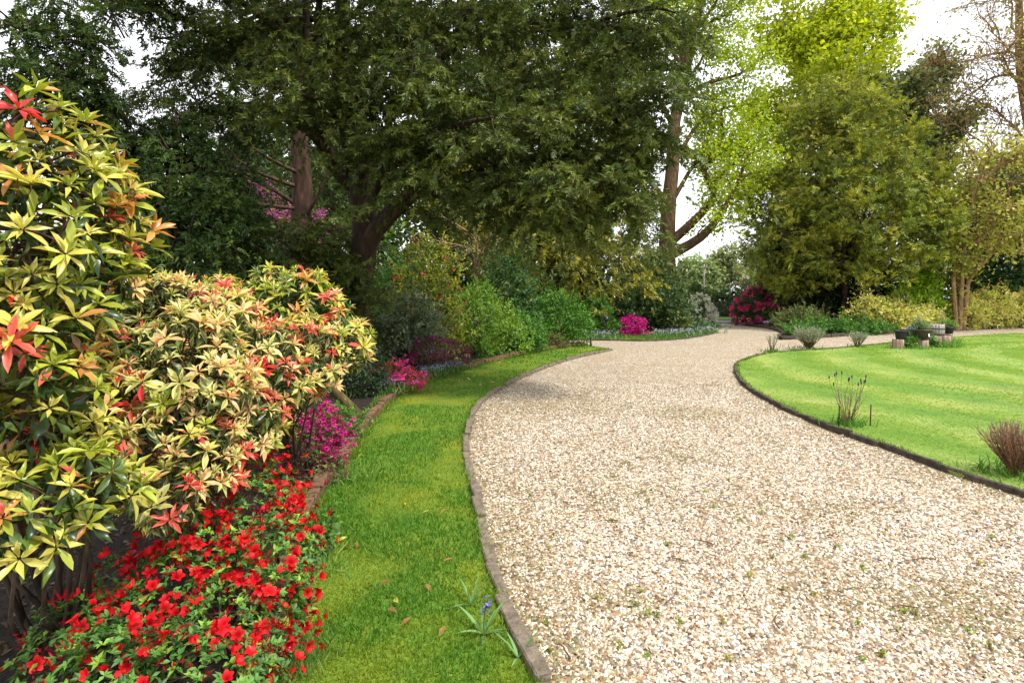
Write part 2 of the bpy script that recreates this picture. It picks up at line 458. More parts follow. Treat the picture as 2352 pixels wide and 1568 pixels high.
def scatter(geo, T, pos, axis, nrm, L, W, c, cv=None):
    tv, tf = T
    n = len(pos)
    if n == 0: return
    y = unit(axis)
    z = nrm - (nrm * y).sum(1, keepdims=True) * y
    z = unit(z); x = np.cross(y, z)
    L = np.broadcast_to(np.asarray(L, float), (n,)); W = np.broadcast_to(np.asarray(W, float), (n,))
    v = (pos[:, None, :] + tv[None, :, 0, None] * (x * W[:, None])[:, None, :] + tv[None, :, 1, None] * (y * L[:, None])[:, None, :]
         + tv[None, :, 2, None] * (z * L[:, None])[:, None, :])
    f = tf[None] + (np.arange(n) * len(tv))[:, None, None]
    c = np.asarray(c, float)
    if c.ndim == 1: c = np.broadcast_to(c, (n, 3))
    cc = np.repeat(c[:, None, :], len(tv), 1)
    if cv is not None: cc = cc * cv[None, :, None]
    geo.add(v.reshape(-1, 3), f.reshape(-1, 3), cc.reshape(-1, 3))

def palette(pal, n, wts=None, jit=0.14):
    pal = np.asarray(pal, float)
    i = RNG.choice(len(pal), n, p=None if wts is None else np.asarray(wts) / np.sum(wts))
    t = RNG.random((n, 1)) * 0.5
    j = RNG.integers(0, len(pal), n)
    c = pal[i] * (1 - t * .4) + pal[j] * t * .4
    return np.clip(c * (1 + RNG.normal(size=(n, 1)) * jit), 0.002, 0.95)

# ------------------------------------------------------------------ branches
def tube(geo, pts, r, k=6, c=(1, 1, 1)):
    pts = np.asarray(pts, float); n = len(pts)
    r = np.broadcast_to(np.asarray(r, float), (n,))
    d = unit(np.gradient(pts, axis=0))
    ref = np.array([0.31, 0.17, 0.93]) if abs(d[0][2]) < 0.9 else np.array([1., 0.1, 0])
    a = unit(np.cross(d, ref)); b = np.cross(d, a)
    th = np.arange(k) / k * 2 * math.pi
    ring = pts[:, None] + r[:, None, None] * (np.cos(th)[None, :, None] * a[:, None] + np.sin(th)[None, :, None] * b[:, None])
    v = ring.reshape(-1, 3)
    i = np.arange(n - 1)[:, None] * k; j = np.arange(k)[None]; jn = (j + 1) % k
    q1 = np.stack([i + j, i + jn, i + k + jn], -1).reshape(-1, 3); q2 = np.stack([i + j, i + k + jn, i + k + j], -1).reshape(-1, 3)
    v = np.vstack([v, pts[-1:] + d[-1:] * r[-1]])
    tip = n * k; e = (n - 1) * k
    cap = np.array([[e + q, e + (q + 1) % k, tip] for q in range(k)])
    geo.add(v, np.vstack([q1, q2, cap]), c)

def grow(start, d, L, n=7, wob=0.18, grav=0.0, curl=None):
    pts = [np.asarray(start, float)]; d = unit(d)
    for i in range(n):
        d = unit(d + RNG.normal(size=3) * wob + np.array([0, 0, -grav]))
        pts.append(pts[-1] + d * L / n)
    return np.array(pts)

def at_poly(pts, t):
    s = np.clip(t, 0, 1) * (len(pts) - 1); i = int(min(s, len(pts) - 2)); f = s - i
    return pts[i] * (1 - f) + pts[i + 1] * f, unit(pts[i + 1] - pts[i])

def conifer_foliage(bark, fol, limbs, sec_step, sec_len, twig_step, twig_len, spray_step, spray_len, spray_w, pal, wts=None,
                    t0=0.15, droop=0.12, up=0.1, tw=2, bark_c=(1, 1, 1), keep=1.0, sec_min=0.35, hang=0.6):
    """limbs: list of (pts, r0, r1). Secondary boughs, hanging twigs and flat sprays."""
    SP, SD = [], []
    for pts, r0, r1 in limbs:
        L = np.linalg.norm(np.diff(pts, axis=0), axis=1).sum()
        tube(bark, pts, np.linspace(r0, r1, len(pts)), 7 if r0 > 0.05 else 5, bark_c)
        m = max(2, int(L * (1 - t0) / sec_step))
        side = 1
        for k in range(m + 1):
            if RNG.random() > keep: continue
            t = t0 + (1 - t0) * (k + RNG.random() * .6) / (m + 0.6)
            p, d = at_poly(pts, t)
            hz = unit(np.cross(d, [0, 0, 1.0]) + 1e-4)
            side = -side
            dd = unit(d * (0.55 + 0.5 * t) + hz * side * (0.95 - 0.4 * t) * (0.6 + .6 * RNG.random()) + np.array([0, 0, up + RNG.normal() * 0.22]))
            LL = max(sec_min, sec_len * (1.05 - 0.55 * t) * (0.6 + 0.7 * RNG.random()))
            sp = grow(p, dd, LL, 6, 0.16, droop)
            tube(bark, sp, np.linspace(max(0.006, r1 * .55), 0.004, len(sp)), 4, bark_c)
            nt = max(2, int(LL / twig_step))
            s2 = 1
            for q in range(nt + 1):
                tt = 0.12 + 0.88 * (q + RNG.random() * .5) / (nt + .5)
                pp, d2 = at_poly(sp, tt)
                h2 = unit(np.cross(d2, [0, 0, 1.0]) + 1e-4); s2 = -s2
                d3 = unit(d2 * 0.7 + h2 * s2 * 0.8 + np.array([0, 0, -hang * RNG.random() + 0.08]) + RNG.normal(size=3) * 0.2)
                tl = twig_len * (0.5 + 0.8 * RNG.random()) * (1.1 - 0.5 * tt)
                tp = grow(pp, d3, tl, 4, 0.14, droop * 2.2)
                if tw: tube(bark, tp, np.linspace(0.0045, 0.002, len(tp)) * tw, 3, bark_c)
                ns = max(2, int(tl / spray_step))
                u = (np.arange(ns) + RNG.random(ns)) / ns
                x = np.stack([np.interp(u * (len(tp) - 1), np.arange(len(tp)), tp[:, a]) for a in range(3)], 1)
                dv = np.repeat(unit(tp[-1] - tp[0])[None], ns, 0)
                hv = unit(np.cross(dv, [0, 0, 1.0]) + 1e-4) * np.where(np.arange(ns) % 2 == 0, 1, -1)[:, None]
                SP.append(x); SD.append(dv * 0.75 + hv * 0.75 + RNG.normal(size=(ns, 3)) * 0.28 + np.array([0, 0, -0.12]))
    SP = np.vstack(SP); SD = np.vstack(SD); n = len(SP)
    nr = unit(np.array([0, 0, 1.0]) + RNG.normal(size=(n, 3)) * 0.7)
    which = RNG.integers(0, len(SPRAYS), n)
    c = palette(pal, n, wts)
    Ls = spray_len * (0.65 + 0.7 * RNG.random(n))
    for k in range(len(SPRAYS)):
        s = which == k
        scatter(fol, SPRAYS[k], SP[s], SD[s], nr[s], Ls[s], Ls[s] * spray_w, c[s])
    return n

def broad_tree(bark, fol, base, trunk_pts, r0, n_limb, limb_len, sub, sub_len, leaves, leaf_len, pal, wts=None, T=LEAF2, spread=0.35,
               up=0.55, t0=0.35, bark_c=(1, 1, 1), limbs=None, clump=0.5, r_limb=None, wob=.2, twig_r=1.0, ntw=4):
    trunk_pts = np.asarray(trunk_pts, float)
    tube(bark, trunk_pts, np.linspace(r0, r0 * 0.3, len(trunk_pts)), 10, bark_c)
    lim = list(limbs or [])
    for k in range(n_limb):
        t = t0 + (1 - t0) * (k + RNG.random()) / max(n_limb, 1)
        p, d = at_poly(trunk_pts, t)
        az = k * 2.399 + RNG.random() * .7
        dd = unit(np.array([math.cos(az), math.sin(az), up + 0.5 * t]) + d * 0.2)
        lim.append((grow(p, dd, limb_len * (1.1 - 0.45 * t) * (0.75 + .5 * RNG.random()), 7, wob, -0.02), (r_limb or r0 * 0.35) * (1.1 - .6 * t), 0.02))
    tips = []
    for pts, a, b in lim:
        tube(bark, pts, np.linspace(a, b, len(pts)), 6, bark_c)
        for q in range(sub):
            tt = 0.25 + 0.75 * (q + RNG.random()) / sub
            p, d = at_poly(pts, tt)
            dd = unit(d * 0.7 + rdirs(1)[0] * 0.8 + np.array([0, 0, .25]))
            sp = grow(p, dd, sub_len * (1.15 - .5 * tt) * (.6 + .7 * RNG.random()), 5, 0.28, 0)
            tube(bark, sp, np.linspace(max(0.012, b), 0.006, len(sp)) * twig_r, 4, bark_c)
            for w in range(ntw):
                p2, d2 = at_poly(sp, 0.3 + 0.7 * RNG.random())
                tp = grow(p2, unit(d2 * .5 + rdirs(1)[0]), sub_len * .45, 3, .3, 0)
                if twig_r > 1.2: tube(bark, tp, np.linspace(.008, .004, len(tp)) * twig_r, 3, bark_c)
                tips.append(tp[-1]); tips.append(tp[2])
            tips.append(sp[-1])
    tips = np.array(tips)
    i = RNG.integers(0, len(tips), leaves)
    pos = tips[i] + RNG.normal(size=(leaves, 3)) * np.array([1, 1, .6]) * spread
    ax = unit(RNG.normal(size=(leaves, 3)) + np.array([0, 0, -.2]))
    nr = unit(np.array([0, 0, 1.0]) + RNG.normal(size=(leaves, 3)) * 0.7)
    Ls = leaf_len * (.6 + .8 * RNG.random(leaves))
    scatter(fol, T, pos, ax, nr, Ls, Ls * .7, palette(pal, leaves, wts))
    return tips

# ------------------------------------------------------------------ shrubs built from lumps
def shell_points(lumps, n, inner=0.72, outer=1.06, zmin=0.02, squash=None):
    """points with outward directions on the skin of a union of balls (x, y, z, rx, ry, rz)"""
    L = np.array([l if len(l) == 6 else (l[0], l[1], l[2], l[3], l[3], l[3]) for l in lumps], float)
    area = (L[:, 3] * L[:, 4] + L[:, 3] * L[:, 5] + L[:, 4] * L[:, 5])
    P_, D_ = [], []
    got = 0
    while got < n:
        m = n * 2
        i = RNG.choice(len(L), m, p=area / area.sum())
        d = rdirs(m)
        u = inner + (outer - inner) * RNG.random(m) ** 0.7
        p = L[i, :3] + d * L[i, 3:] * u[:, None]
        dist = np.min(np.linalg.norm((p[:, None] - L[None, :, :3]) / L[None, :, 3:], axis=2), axis=1)
        ok = (dist > inner * .97) & (p[:, 2] > zmin)
        P_.append(p[ok]); D_.append(d[ok]); got += ok.sum()
    return np.vstack(P_)[:n], np.vstack(D_)[:n]

def auto_lumps(cx, cy_, rx, ry, h, z0, k, size=0.45):
    out = [(cx, cy_, z0 + h * .48, rx * .72, ry * .72, h * .46)]
    for i in range(k):
        a = i * 2.399 + RNG.random(); t = math.sqrt((i + .5) / k)
        e = 1 - 0.55 * t * t
        zz = z0 + h * (0.2 + 0.62 * RNG.random()) * e + h * .06
        s = size * (0.7 + .6 * RNG.random())
        out.append((cx + math.cos(a) * rx * t * .72, cy_ + math.sin(a) * ry * t * .72, zz, rx * s, ry * s, h * s * .62))
    # crown tops
    for i in range(max(2, k // 3)):
        a = RNG.random() * 6.28; t = .45 * RNG.random()
        out.append((cx + math.cos(a) * rx * t, cy_ + math.sin(a) * ry * t, z0 + h * (.74 + .08 * RNG.random()), rx * size * .6, ry * size * .6, h * .2))
    return out

def stems(bark, base, targets, r=0.02, c=(1, 1, 1)):
    for t in targets:
        b = np.array(base) + RNG.normal(size=3) * np.array([.06, .06, 0])
        mid = b * .5 + np.array(t) * .5 + RNG.normal(size=3) * .06 * np.linalg.norm(t - b)
        mid[2] -= 0.05
        pts = catmull([b, mid, t], np.linalg.norm(t - b) / 6 + 1e-3)
        tube(bark, pts, np.linspace(r, r * .3, len(pts)), 5, c)

def shrub(name, label, cat, cx, cy_, rx, ry, h, pal, n, leaf_len, T=LEAF2, wts=None, z0=0.1, k=9, group=None, flowers=None, mat='leaf',
          lumps=None, ratio=.5, droop=0.0, size=0.45, inner=.7, stem_n=10, stem_r=.02, stem_c=(1, 1, 1), outer=1.06):
    root = thing(name, label, cat, (cx, cy_, z0), group)
    lumps = lumps or auto_lumps(cx, cy_, rx, ry, h, z0, k, size)
    bark = Geo()
    tg, _ = shell_points(lumps, stem_n, .5, .95)
    stems(bark, (cx, cy_, z0 - .03), list(tg) + [np.array(l[:3]) for l in lumps], stem_r, stem_c)
    bark.build('stem', M['bark'], root)
    g = Geo()
    n_all = n; per = 12; nc = max(4, int(n * .62) // per); n = nc * per
    c0, d0 = shell_points(lumps, nc, inner, outer + .03, z0 + .02)
    tw_ = unit(d0 * .6 + np.array([0, 0, .45 - droop]) + RNG.normal(size=(nc, 3)) * .4)
    tl = leaf_len * (2.0 + 5.0 * RNG.random(nc) ** 3)
    t_ = np.tile((np.arange(per) + .5) / per, nc)
    tw = np.repeat(tw_, per, 0)
    p = np.repeat(c0, per, 0) + tw * (t_ * np.repeat(tl, per))[:, None] + RNG.normal(size=(n, 3)) * leaf_len * .12
    ax = unit(tw * .6 + unit(np.cross(tw, rdirs(n))) * .8 + np.array([0, 0, -droop * .6]))
    nr = unit(tw * .4 + np.array([0, 0, .8]) + RNG.normal(size=(n, 3)) * .35)
    Ls = 1.3 * leaf_len * (.7 + .5 * RNG.random(n)) * (1.1 - .45 * t_)
    cl = np.repeat(palette(pal, nc, wts, .16), per, 0)
    cl = cl * (.85 + .3 * RNG.random((n, 1)))
    scatter(g, T, p, ax, nr, Ls, Ls * ratio, cl)
    m = int(n_all * .45)
    p, d = shell_points(lumps, m, inner * .75, .98, z0 + .01)
    scatter(g, LEAF2, p, unit(d * .6 + RNG.normal(size=(m, 3)) * .6 + np.array([0, 0, .2 - droop])), unit(d * .6 + np.array([0, 0, .6]) + RNG.normal(size=(m, 3)) * .4), 1.35 * leaf_len, 1.35 * leaf_len * max(ratio, .45), palette(pal, m, wts))
    g.build('foliage', M[mat], root, kind='stuff')
    if flowers:
        f = Geo()
        fn, fsize, fpal, per = flowers['n'], flowers['size'], flowers['pal'], flowers.get('per', 9)
        fp, fd = shell_points(lumps, fn * 3, .97, 1.08, z0 + flowers.get('zmin', .05) * h)
        if 'sel' in flowers:
            s = flowers['sel'](fp); fp, fd = fp[s], fd[s]
        fp, fd = fp[:fn], fd[:fn]
        pp = np.repeat(fp, per, 0); dd = np.repeat(fd, per, 0)
        a2 = unit(dd * .8 + RNG.normal(size=pp.shape) * .8)
        m = len(pp)
        scatter(f, LEAF4, pp, a2, unit(RNG.normal(size=(m, 3)) + a2 * .2), fsize * (.75 + .5 * RNG.random(m)), fsize * .75, np.repeat(palette(fpal, len(fp), jit=.1), per, 0) * (.9 + .2 * RNG.random((m, 1))))
        f.build('blossom', M['petal'], root, kind='stuff')
    return root

def plume_crown(fol, lumps, n_plume, per, plume_len, spray_len, pal, wts=None, up=.5, droop=.0, inner=.6, outer=1.03, zmin=.3, wide=1.2, bark=None, out=.75):
    """feathery outward plumes of sprays over a union of lumps"""
    c0, d0 = shell_points(lumps, n_plume, inner, outer, zmin)
    ax0 = unit(d0 * out + np.array([0, 0, up]) + RNG.normal(size=(n_plume, 3)) * .3)
    L = plume_len * (.55 + .8 * RNG.random(n_plume))
    t = np.tile((np.arange(per) + .5) / per, n_plume); n = n_plume * per
    A = np.repeat(ax0, per, 0); LL = np.repeat(L, per)
    p = np.repeat(c0, per, 0) + A * ((t - .45) * LL)[:, None] + np.array([0, 0, -1.]) * (droop * LL * t * t)[:, None]
    side = unit(np.cross(A, rdirs(n)))
    p = p + side * (RNG.random(n) * .3 * LL * (1.1 - t))[:, None]
    d = unit(A * .7 + side * .65 + np.array([0, 0, -droop * .9]) + RNG.normal(size=(n, 3)) * .2)
    nr = unit(np.array([0, 0, 1.0]) + RNG.normal(size=(n, 3)) * .7)
    c = np.repeat(palette(pal, n_plume, wts, .12), per, 0) * (.85 + .3 * RNG.random((n, 1)))
    Ls = spray_len * (.7 + .6 * RNG.random(n)); which = RNG.integers(0, len(SPRAYS), n)
    for k in range(len(SPRAYS)):
        m = which == k
        scatter(fol, SPRAYS[k], p[m], d[m], nr[m], Ls[m], Ls[m] * wide, c[m])
    if bark is not None:
        for i in range(0, n_plume, 3):
            q = c0[i]; tube(bark, np.array([q - ax0[i] * L[i] * .9, q - ax0[i] * L[i] * .3, q + ax0[i] * L[i] * .3]), [.02, .014, .006], 3)

# ------------------------------------------------------------------ outlines of the ground (metres)
edge_left = catmull([(0.30, 0.4), (0.24, 1.4), G(1252, 1568), G(1190, 1450), G(1130, 1290), G(1100, 1150), G(1074, 1040), G(1082, 980), G(1104, 930),
                     G(1150, 895), G(1220, 860), G(1300, 830), G(1375, 812), G(1408, 805)], 0.12)
bed_front = catmull([(-0.55, 0.4), (-0.75, 1.3), (-0.98, 2.2), G(688, 1270), G(718, 1180), G(790, 1065), G(858, 970), G(930, 905), G(1060, 855), G(1190, 820), G(1270, 805), G(1350, 795)], 0.12)
strip_poly = np.vstack([edge_left, bed_front[::-1]])
lawn_edge = catmull([(4.55, -3), (4.4, 1.0), (4.25, 3.2), G(2352, 1140), G(2200, 1095), G(2060, 1040), G(1900, 985), G(1760, 920), G(1703, 880), G(1690, 850),
                     G(1700, 833), G(1780, 812), G(1950, 800), G(2200, 775), G(2352, 766), (34, 29.5)], 0.12)
lawn_poly = np.vstack([lawn_edge, [(60, 30)], [(60, -3)]])
island_edge = catmull([(-8, 23.0), (-1, 22.7), G(1355, 782), G(1480, 784), G(1560, 780), G(1620, 771), G(1645, 763), G(1630, 754), (11.3, 35.5), (11.45, 36.7)], 0.2)
island_poly = np.vstack([island_edge, [(-8, 36.7)]])
bed_r_edge = catmull([(14.75, 36.7), (14.6, 33.5), (13.9, 30), (12.6, 26.4), G(1790, 780), (12.6, 23.9), G(2050, 766), G(2200, 757.5), G(2352, 751), (42, 38)], 0.2)
bed_r_poly = np.vstack([bed_r_edge, [(42, 39)], [(14.75, 39)]])

def sheet(name, poly, z, mat, kind='structure', parent=None, skirt=0.0):
    bm = bmesh.new()
    vs_ = [bm.verts.new((x, y, z)) for x, y in poly]
    es = [bm.edges.new((vs_[i], vs_[(i + 1) % len(vs_)])) for i in range(len(vs_))]
    bmesh.ops.triangle_fill(bm, use_beauty=True, edges=es)
    for f in bm.faces:
        if f.normal.z < 0: f.normal_flip()
    if skirt:
        lo = [bm.verts.new((x, y, z - skirt)) for x, y in poly]
        for i in range(len(lo)):
            j = (i + 1) % len(lo)
            bm.faces.new((vs_[i], lo[i], lo[j], vs_[j]))
    me = bpy.data.meshes.new(name); bm.to_mesh(me); bm.free(); me.materials.append(mat)
    o = bpy.data.objects.new(name, me); col.objects.link(o)
    o['kind'] = kind
    return o

ground = sheet('ground', [(-900, -300), (900, -300), (900, 1200), (-900, 1200)], -0.05, M['earth'])
drive = sheet('driveway', [(-9, -4), (62, -4), (62, 39.2), (-9, 39.2)], 0.0, M['gravel'])
strip = sheet('lawn_strip', strip_poly, 0.035, M['strip'], skirt=.06)
lawn = sheet('lawn', lawn_poly, 0.035, M['lawn'], skirt=.06)
island = sheet('grass_verge', island_poly, 0.03, M['strip'], skirt=.06)
BED_Z = 0.11
bed_poly = np.vstack([bed_front, [(1.6, 20.6)], [(-2, 20.9)], [(-40, 21)], [(-40, 0.4)]])
bed = sheet('flower_bed', bed_poly, BED_Z, M['soil'], skirt=.15)
bed_r = sheet('shrub_bed', bed_r_poly, 0.06, M['soil'], skirt=.1)
back_bed = sheet('woodland_floor', [(-60, 24.3), (4.5, 24.6), (7.0, 26.4), (8.6, 30), (9.6, 36.7), (10.4, 39), (-60, 39)], 0.05, M['soil'], skirt=.1)
road = sheet('road', [(-200, 39.6), (200, 39.6), (200, 45.6), (-200, 45.6)], 0.0, M['asphalt'])
far_verge = sheet('verge', [(-200, 45.6), (200, 45.6), (200, 56), (-200, 56)], 0.06, M['lawn'], skirt=.1)

# ------------------------------------------------------------------ kerbs and edgings, piece by piece
def brick_meshes(name, mat, L, W, H, n=5, bev=0.008):
    out = []
    for k in range(n):
        bm = bmesh.new(); bmesh.ops.create_cube(bm, size=1.0)
        for v in bm.verts:
            v.co = Vector((v.co.x * L, v.co.y * W, v.co.z * H)) + Vector(RNG.normal(size=3) * np.array([.006, .006, .005]))
        bmesh.ops.bevel(bm, geom=list(bm.edges), offset=bev, segments=1, affect='EDGES')
        me = bpy.data.meshes.new(name); bm.to_mesh(me); bm.free(); me.materials.append(mat); out.append(me)
    return out

def edging(root, line, step, meshes, z, off, name, tilt=.03, skip=0.0, zj=.006):
    pts = resample(line, step)
    for i in range(len(pts) - 1):
        if RNG.random() < skip: continue
        a, b = pts[i], pts[i + 1]
        d = unit(b - a); nrm = np.array([-d[1], d[0]])
        c = (a + b) / 2 + nrm * off + RNG.normal(size=2) * .004
        o = bpy.data.objects.new(name, meshes[RNG.integers(len(meshes))]); col.objects.link(o)
        o.parent = root
        o.location = (c[0] - root.location[0], c[1] - root.location[1], z + RNG.normal() * zj - root.location[2])
        o.rotation_euler = (RNG.normal() * tilt, RNG.normal() * tilt, math.atan2(d[1], d[0]) + RNG.normal() * tilt)

k1 = thing('drive_kerb', 'mossy grey brown stone kerb between the grass strip and the gravel', 'kerb', (edge_left[0][0], edge_left[0][1], 0))
edging(k1, edge_left[1:], 0.36, brick_meshes('stone', M['kerb'], .352, .07, .14), -0.004, 0.02, 'stone', zj=.012)
k2 = thing('lawn_kerb', 'dark brown timber edging around the round lawn', 'kerb', (lawn_edge[0][0], lawn_edge[0][1], 0))
sel = lawn_edge[(lawn_edge[:, 1] > 1.5)]
edging(k2, sel[:int(len(sel) * .62)], 0.42, brick_meshes('timber', M['dark_kerb'], .412, .055, .12), 0.005, 0.0, 'timber_block')
k3 = thing('bed_edging', 'low orange brown brick edging of the raised azalea bed', 'edging', (bed_front[0][0], bed_front[0][1], 0))
edging(k3, bed_front, 0.235, brick_meshes('brick', M['brick'], .222, .09, .2, 6), 0.04, 0.03, 'brick', tilt=.07, zj=.016)
k4 = thing('verge_kerb', 'thin brown edging around the grass verge with the lamps', 'kerb', (island_edge[0][0], island_edge[0][1], 0))
edging(k4, island_edge[(island_edge[:, 0] > 2.0)], 0.6, brick_meshes('timber', M['dark_kerb'], .59, .06, .12), 0.0, 0.0, 'timber_block')
k5 = thing('shrub_bed_edging', 'brown timber edging below the sunlit yellow shrubs', 'edging', (bed_r_edge[0][0], bed_r_edge[0][1], 0))
edging(k5, bed_r_edge[(bed_r_edge[:, 1] < 36)], 0.8, brick_meshes('timber', M['dark_kerb'], .79, .08, .22), 0.04, 0.0, 'timber_block')

# ------------------------------------------------------------------ grass blades
def grass(parent, poly, n, pal_fn, hgt, z, ymax=30.0, xr=(-10, 30), name='grass_blades', lay=None):
    poly = np.asarray(poly)
    X, Y = [], []
    got = 0
    ymin = 1.1
    while got < n:
        m = n * 3
        # density falls with distance so that it looks even in perspective
        u = RNG.random(m)
        y = ymin * (ymax / ymin) ** u
        x = (RNG.random(m) * 2 - 1) * (y * 1.0 + 1)
        ok = (x > xr[0]) & (x < xr[1]) & in_poly(x, y, poly)
        X.append(x[ok]); Y.append(y[ok]); got += ok.sum()
        if got == 0: return
    x = np.concatenate(X)[:n]; y = np.concatenate(Y)[:n]
    d = np.sqrt(x * x + y * y)
    g = Geo()
    c, hmul = pal_fn(x, y)
    h = hgt * hmul * (.5 + .9 * RNG.random(n)) * (1 + 0.02 * d)
    w = 0.0022 + 0.0011 * d
    ax = unit(np.stack([RNG.normal(size=n) * .45, RNG.normal(size=n) * .45, np.ones(n)], 1))
    nr = np.stack([RNG.normal(size=n), RNG.normal(size=n), np.zeros(n) + .2], 1)
    if lay is not None:
        ax = unit(ax + lay(x, y)); nr = np.array([0, 0, 1.]) + RNG.normal(size=(n, 3)) * .3
    pos = np.stack([x, y, np.full(n, z - .006)], 1); cj = c * (.85 + .3 * RNG.random((n, 1)))
    nearb = d < 7.0
    scatter(g, BLADE, pos[nearb], ax[nearb], nr[nearb], h[nearb], w[nearb], cj[nearb])
    scatter(g, NEEDLE, pos[~nearb], ax[~nearb], nr[~nearb], h[~nearb], w[~nearb] * 1.3, cj[~nearb])
    o = g.build(name, M['blade'], None, kind='stuff')
    o.parent = parent
    return o

def mixc(a, b, t): return np.asarray(a)[None] * (1 - t[:, None]) + np.asarray(b)[None] * t[:, None]
def strip_cols(x, y):
    t = np.clip((fnoise(x * 2.2, y * 1.6, 3) - .45) * 3.6, 0, 1)
    c = mixc((0.075, 0.185, 0.014), (0.27, 0.28, 0.014), t)
    return c, 1.0 - 0.62 * t
def lawn_cols(x, y):
    r = np.hypot(x - 22, (y - 12) * 1.15)
    band = np.clip(0.5 + 0.8 * np.sin(r * 3.4 + fnoise(x * .3, y * .3, 9) * 5), 0, 1)
    t = np.clip(0.6 * band + (fnoise(x * .6, y * .6, 5) - .4) * 1.6, 0, 1)
    c = mixc((0.12, 0.24, 0.022), (0.29, 0.37, 0.075), t)
    dry = np.clip((fnoise(x * .8 + 40, y * .8, 15) - .6) * 5, 0, 1)
    return c * (1 - dry[:, None] * .5) + np.array((.34, .3, .12)) * dry[:, None] * .5, np.full(len(x), .9)
def lawn_lay(x, y):
    r = np.hypot(x - 22, (y - 12) * 1.15)
    sgn = np.sign(np.sin(r * 3.4 + fnoise(x * .3, y * .3, 9) * 5))
    tx, ty = -(y - 12) / r, (x - 22) / r
    return np.stack([tx * sgn, ty * sgn, np.zeros(len(x))], 1) * 1.6
def verge_cols(x, y):
    t = fnoise(x * .8, y * .8, 6)
    return mixc((0.06, 0.15, 0.015), (0.13, 0.2, 0.03), t), np.full(len(x), 1.6)

grass(strip, strip_poly, 52000, strip_cols, .042, .035, 19.0, (-3, 4))
grass(lawn, lawn_poly, 70000, lawn_cols, .036, .035, 31.0, (3.5, 34), lay=lawn_lay)
grass(island, island_poly, 9000, verge_cols, .06, .03, 37.0, (1, 12))

def fringe(parent, line, n, off, h, pal, z, wd=.004, lean=0.0):
    i = RNG.integers(0, len(line) - 1, n); t = RNG.random((n, 1))
    p = line[i] * (1 - t) + line[i + 1] * t
    d = unit(line[i + 1] - line[i]); nr_ = np.stack([-d[:, 1], d[:, 0]], 1)
    keep = RNG.random(n) < np.clip((vnoise(p[:, 0] * 3, p[:, 1] * 3, 31) - .25) * 2.2, .08, 1)
    p = (p + nr_ * (off + RNG.normal(size=(n, 1)) * .022))[keep]; nr_ = nr_[keep]; n = len(p)
    dd = np.hypot(p[:, 0], p[:, 1])
    ax = np.concatenate([RNG.normal(size=(n, 2)) * .45 - nr_ * lean, np.ones((n, 1))], 1)
    g = Geo(); scatter(g, BLADE, np.concatenate([p, np.full((n, 1), z)], 1), ax, rdirs(n), h * (.4 + .9 * RNG.random(n)), wd * .6 + .0009 * dd, palette(pal, n))
    o = g.build('grass_fringe', M['blade'], None, kind='stuff'); o.parent = parent
FR = [(.07, .18, .015), (.12, .22, .02), (.2, .24, .03)]
fringe(strip, edge_left, 5000, .07, .06, FR, .03, lean=.5)
fringe(strip, bed_front, 7000, -.05, .075, FR, .03)
fringe(bed, bed_front, 5200, .1, .09, [(.06, .14, .02), (.1, .19, .03), (.16, .2, .03)], BED_Z - .01, wd=.012)
fringe(lawn, lawn_edge[lawn_edge[:, 1] > 3][:230], 7000, -.045, .06, FR, .03, lean=-.5)

def litter(parent, n, xr, yr, poly, z, pal, L):
    x = xr[0] + (xr[1] - xr[0]) * RNG.random(n); y = yr[0] + (yr[1] - yr[0]) * RNG.random(n)
    k = in_poly(x, y, poly); x, y = x[k], y[k]; n = len(x)
    g = Geo(); scatter(g, LEAF4, np.stack([x, y, z + .012 * RNG.random(n)], 1), RNG.normal(size=(n, 3)) * np.array([1, 1, .25]), np.array([0, 0, 1.]) + RNG.normal(size=(n, 3)) * .4, L * (.6 + .7 * RNG.random(n)), L * .38, palette(pal, n))
    o = g.build('leaf_litter', M['leaf'], None, kind='stuff'); o.parent = parent
litter(bed, 6500, (-4.5, -.6), (.8, 6.5), bed_poly, BED_Z + .004, [(.06, .035, .018), (.1, .06, .03), (.035, .022, .012), (.15, .1, .04)], .055)
litter(bed_r, 3000, (12.5, 30), (24.5, 34), bed_r_poly, .065, [(.06, .04, .02), (.1, .07, .03), (.05, .07, .02)], .12)

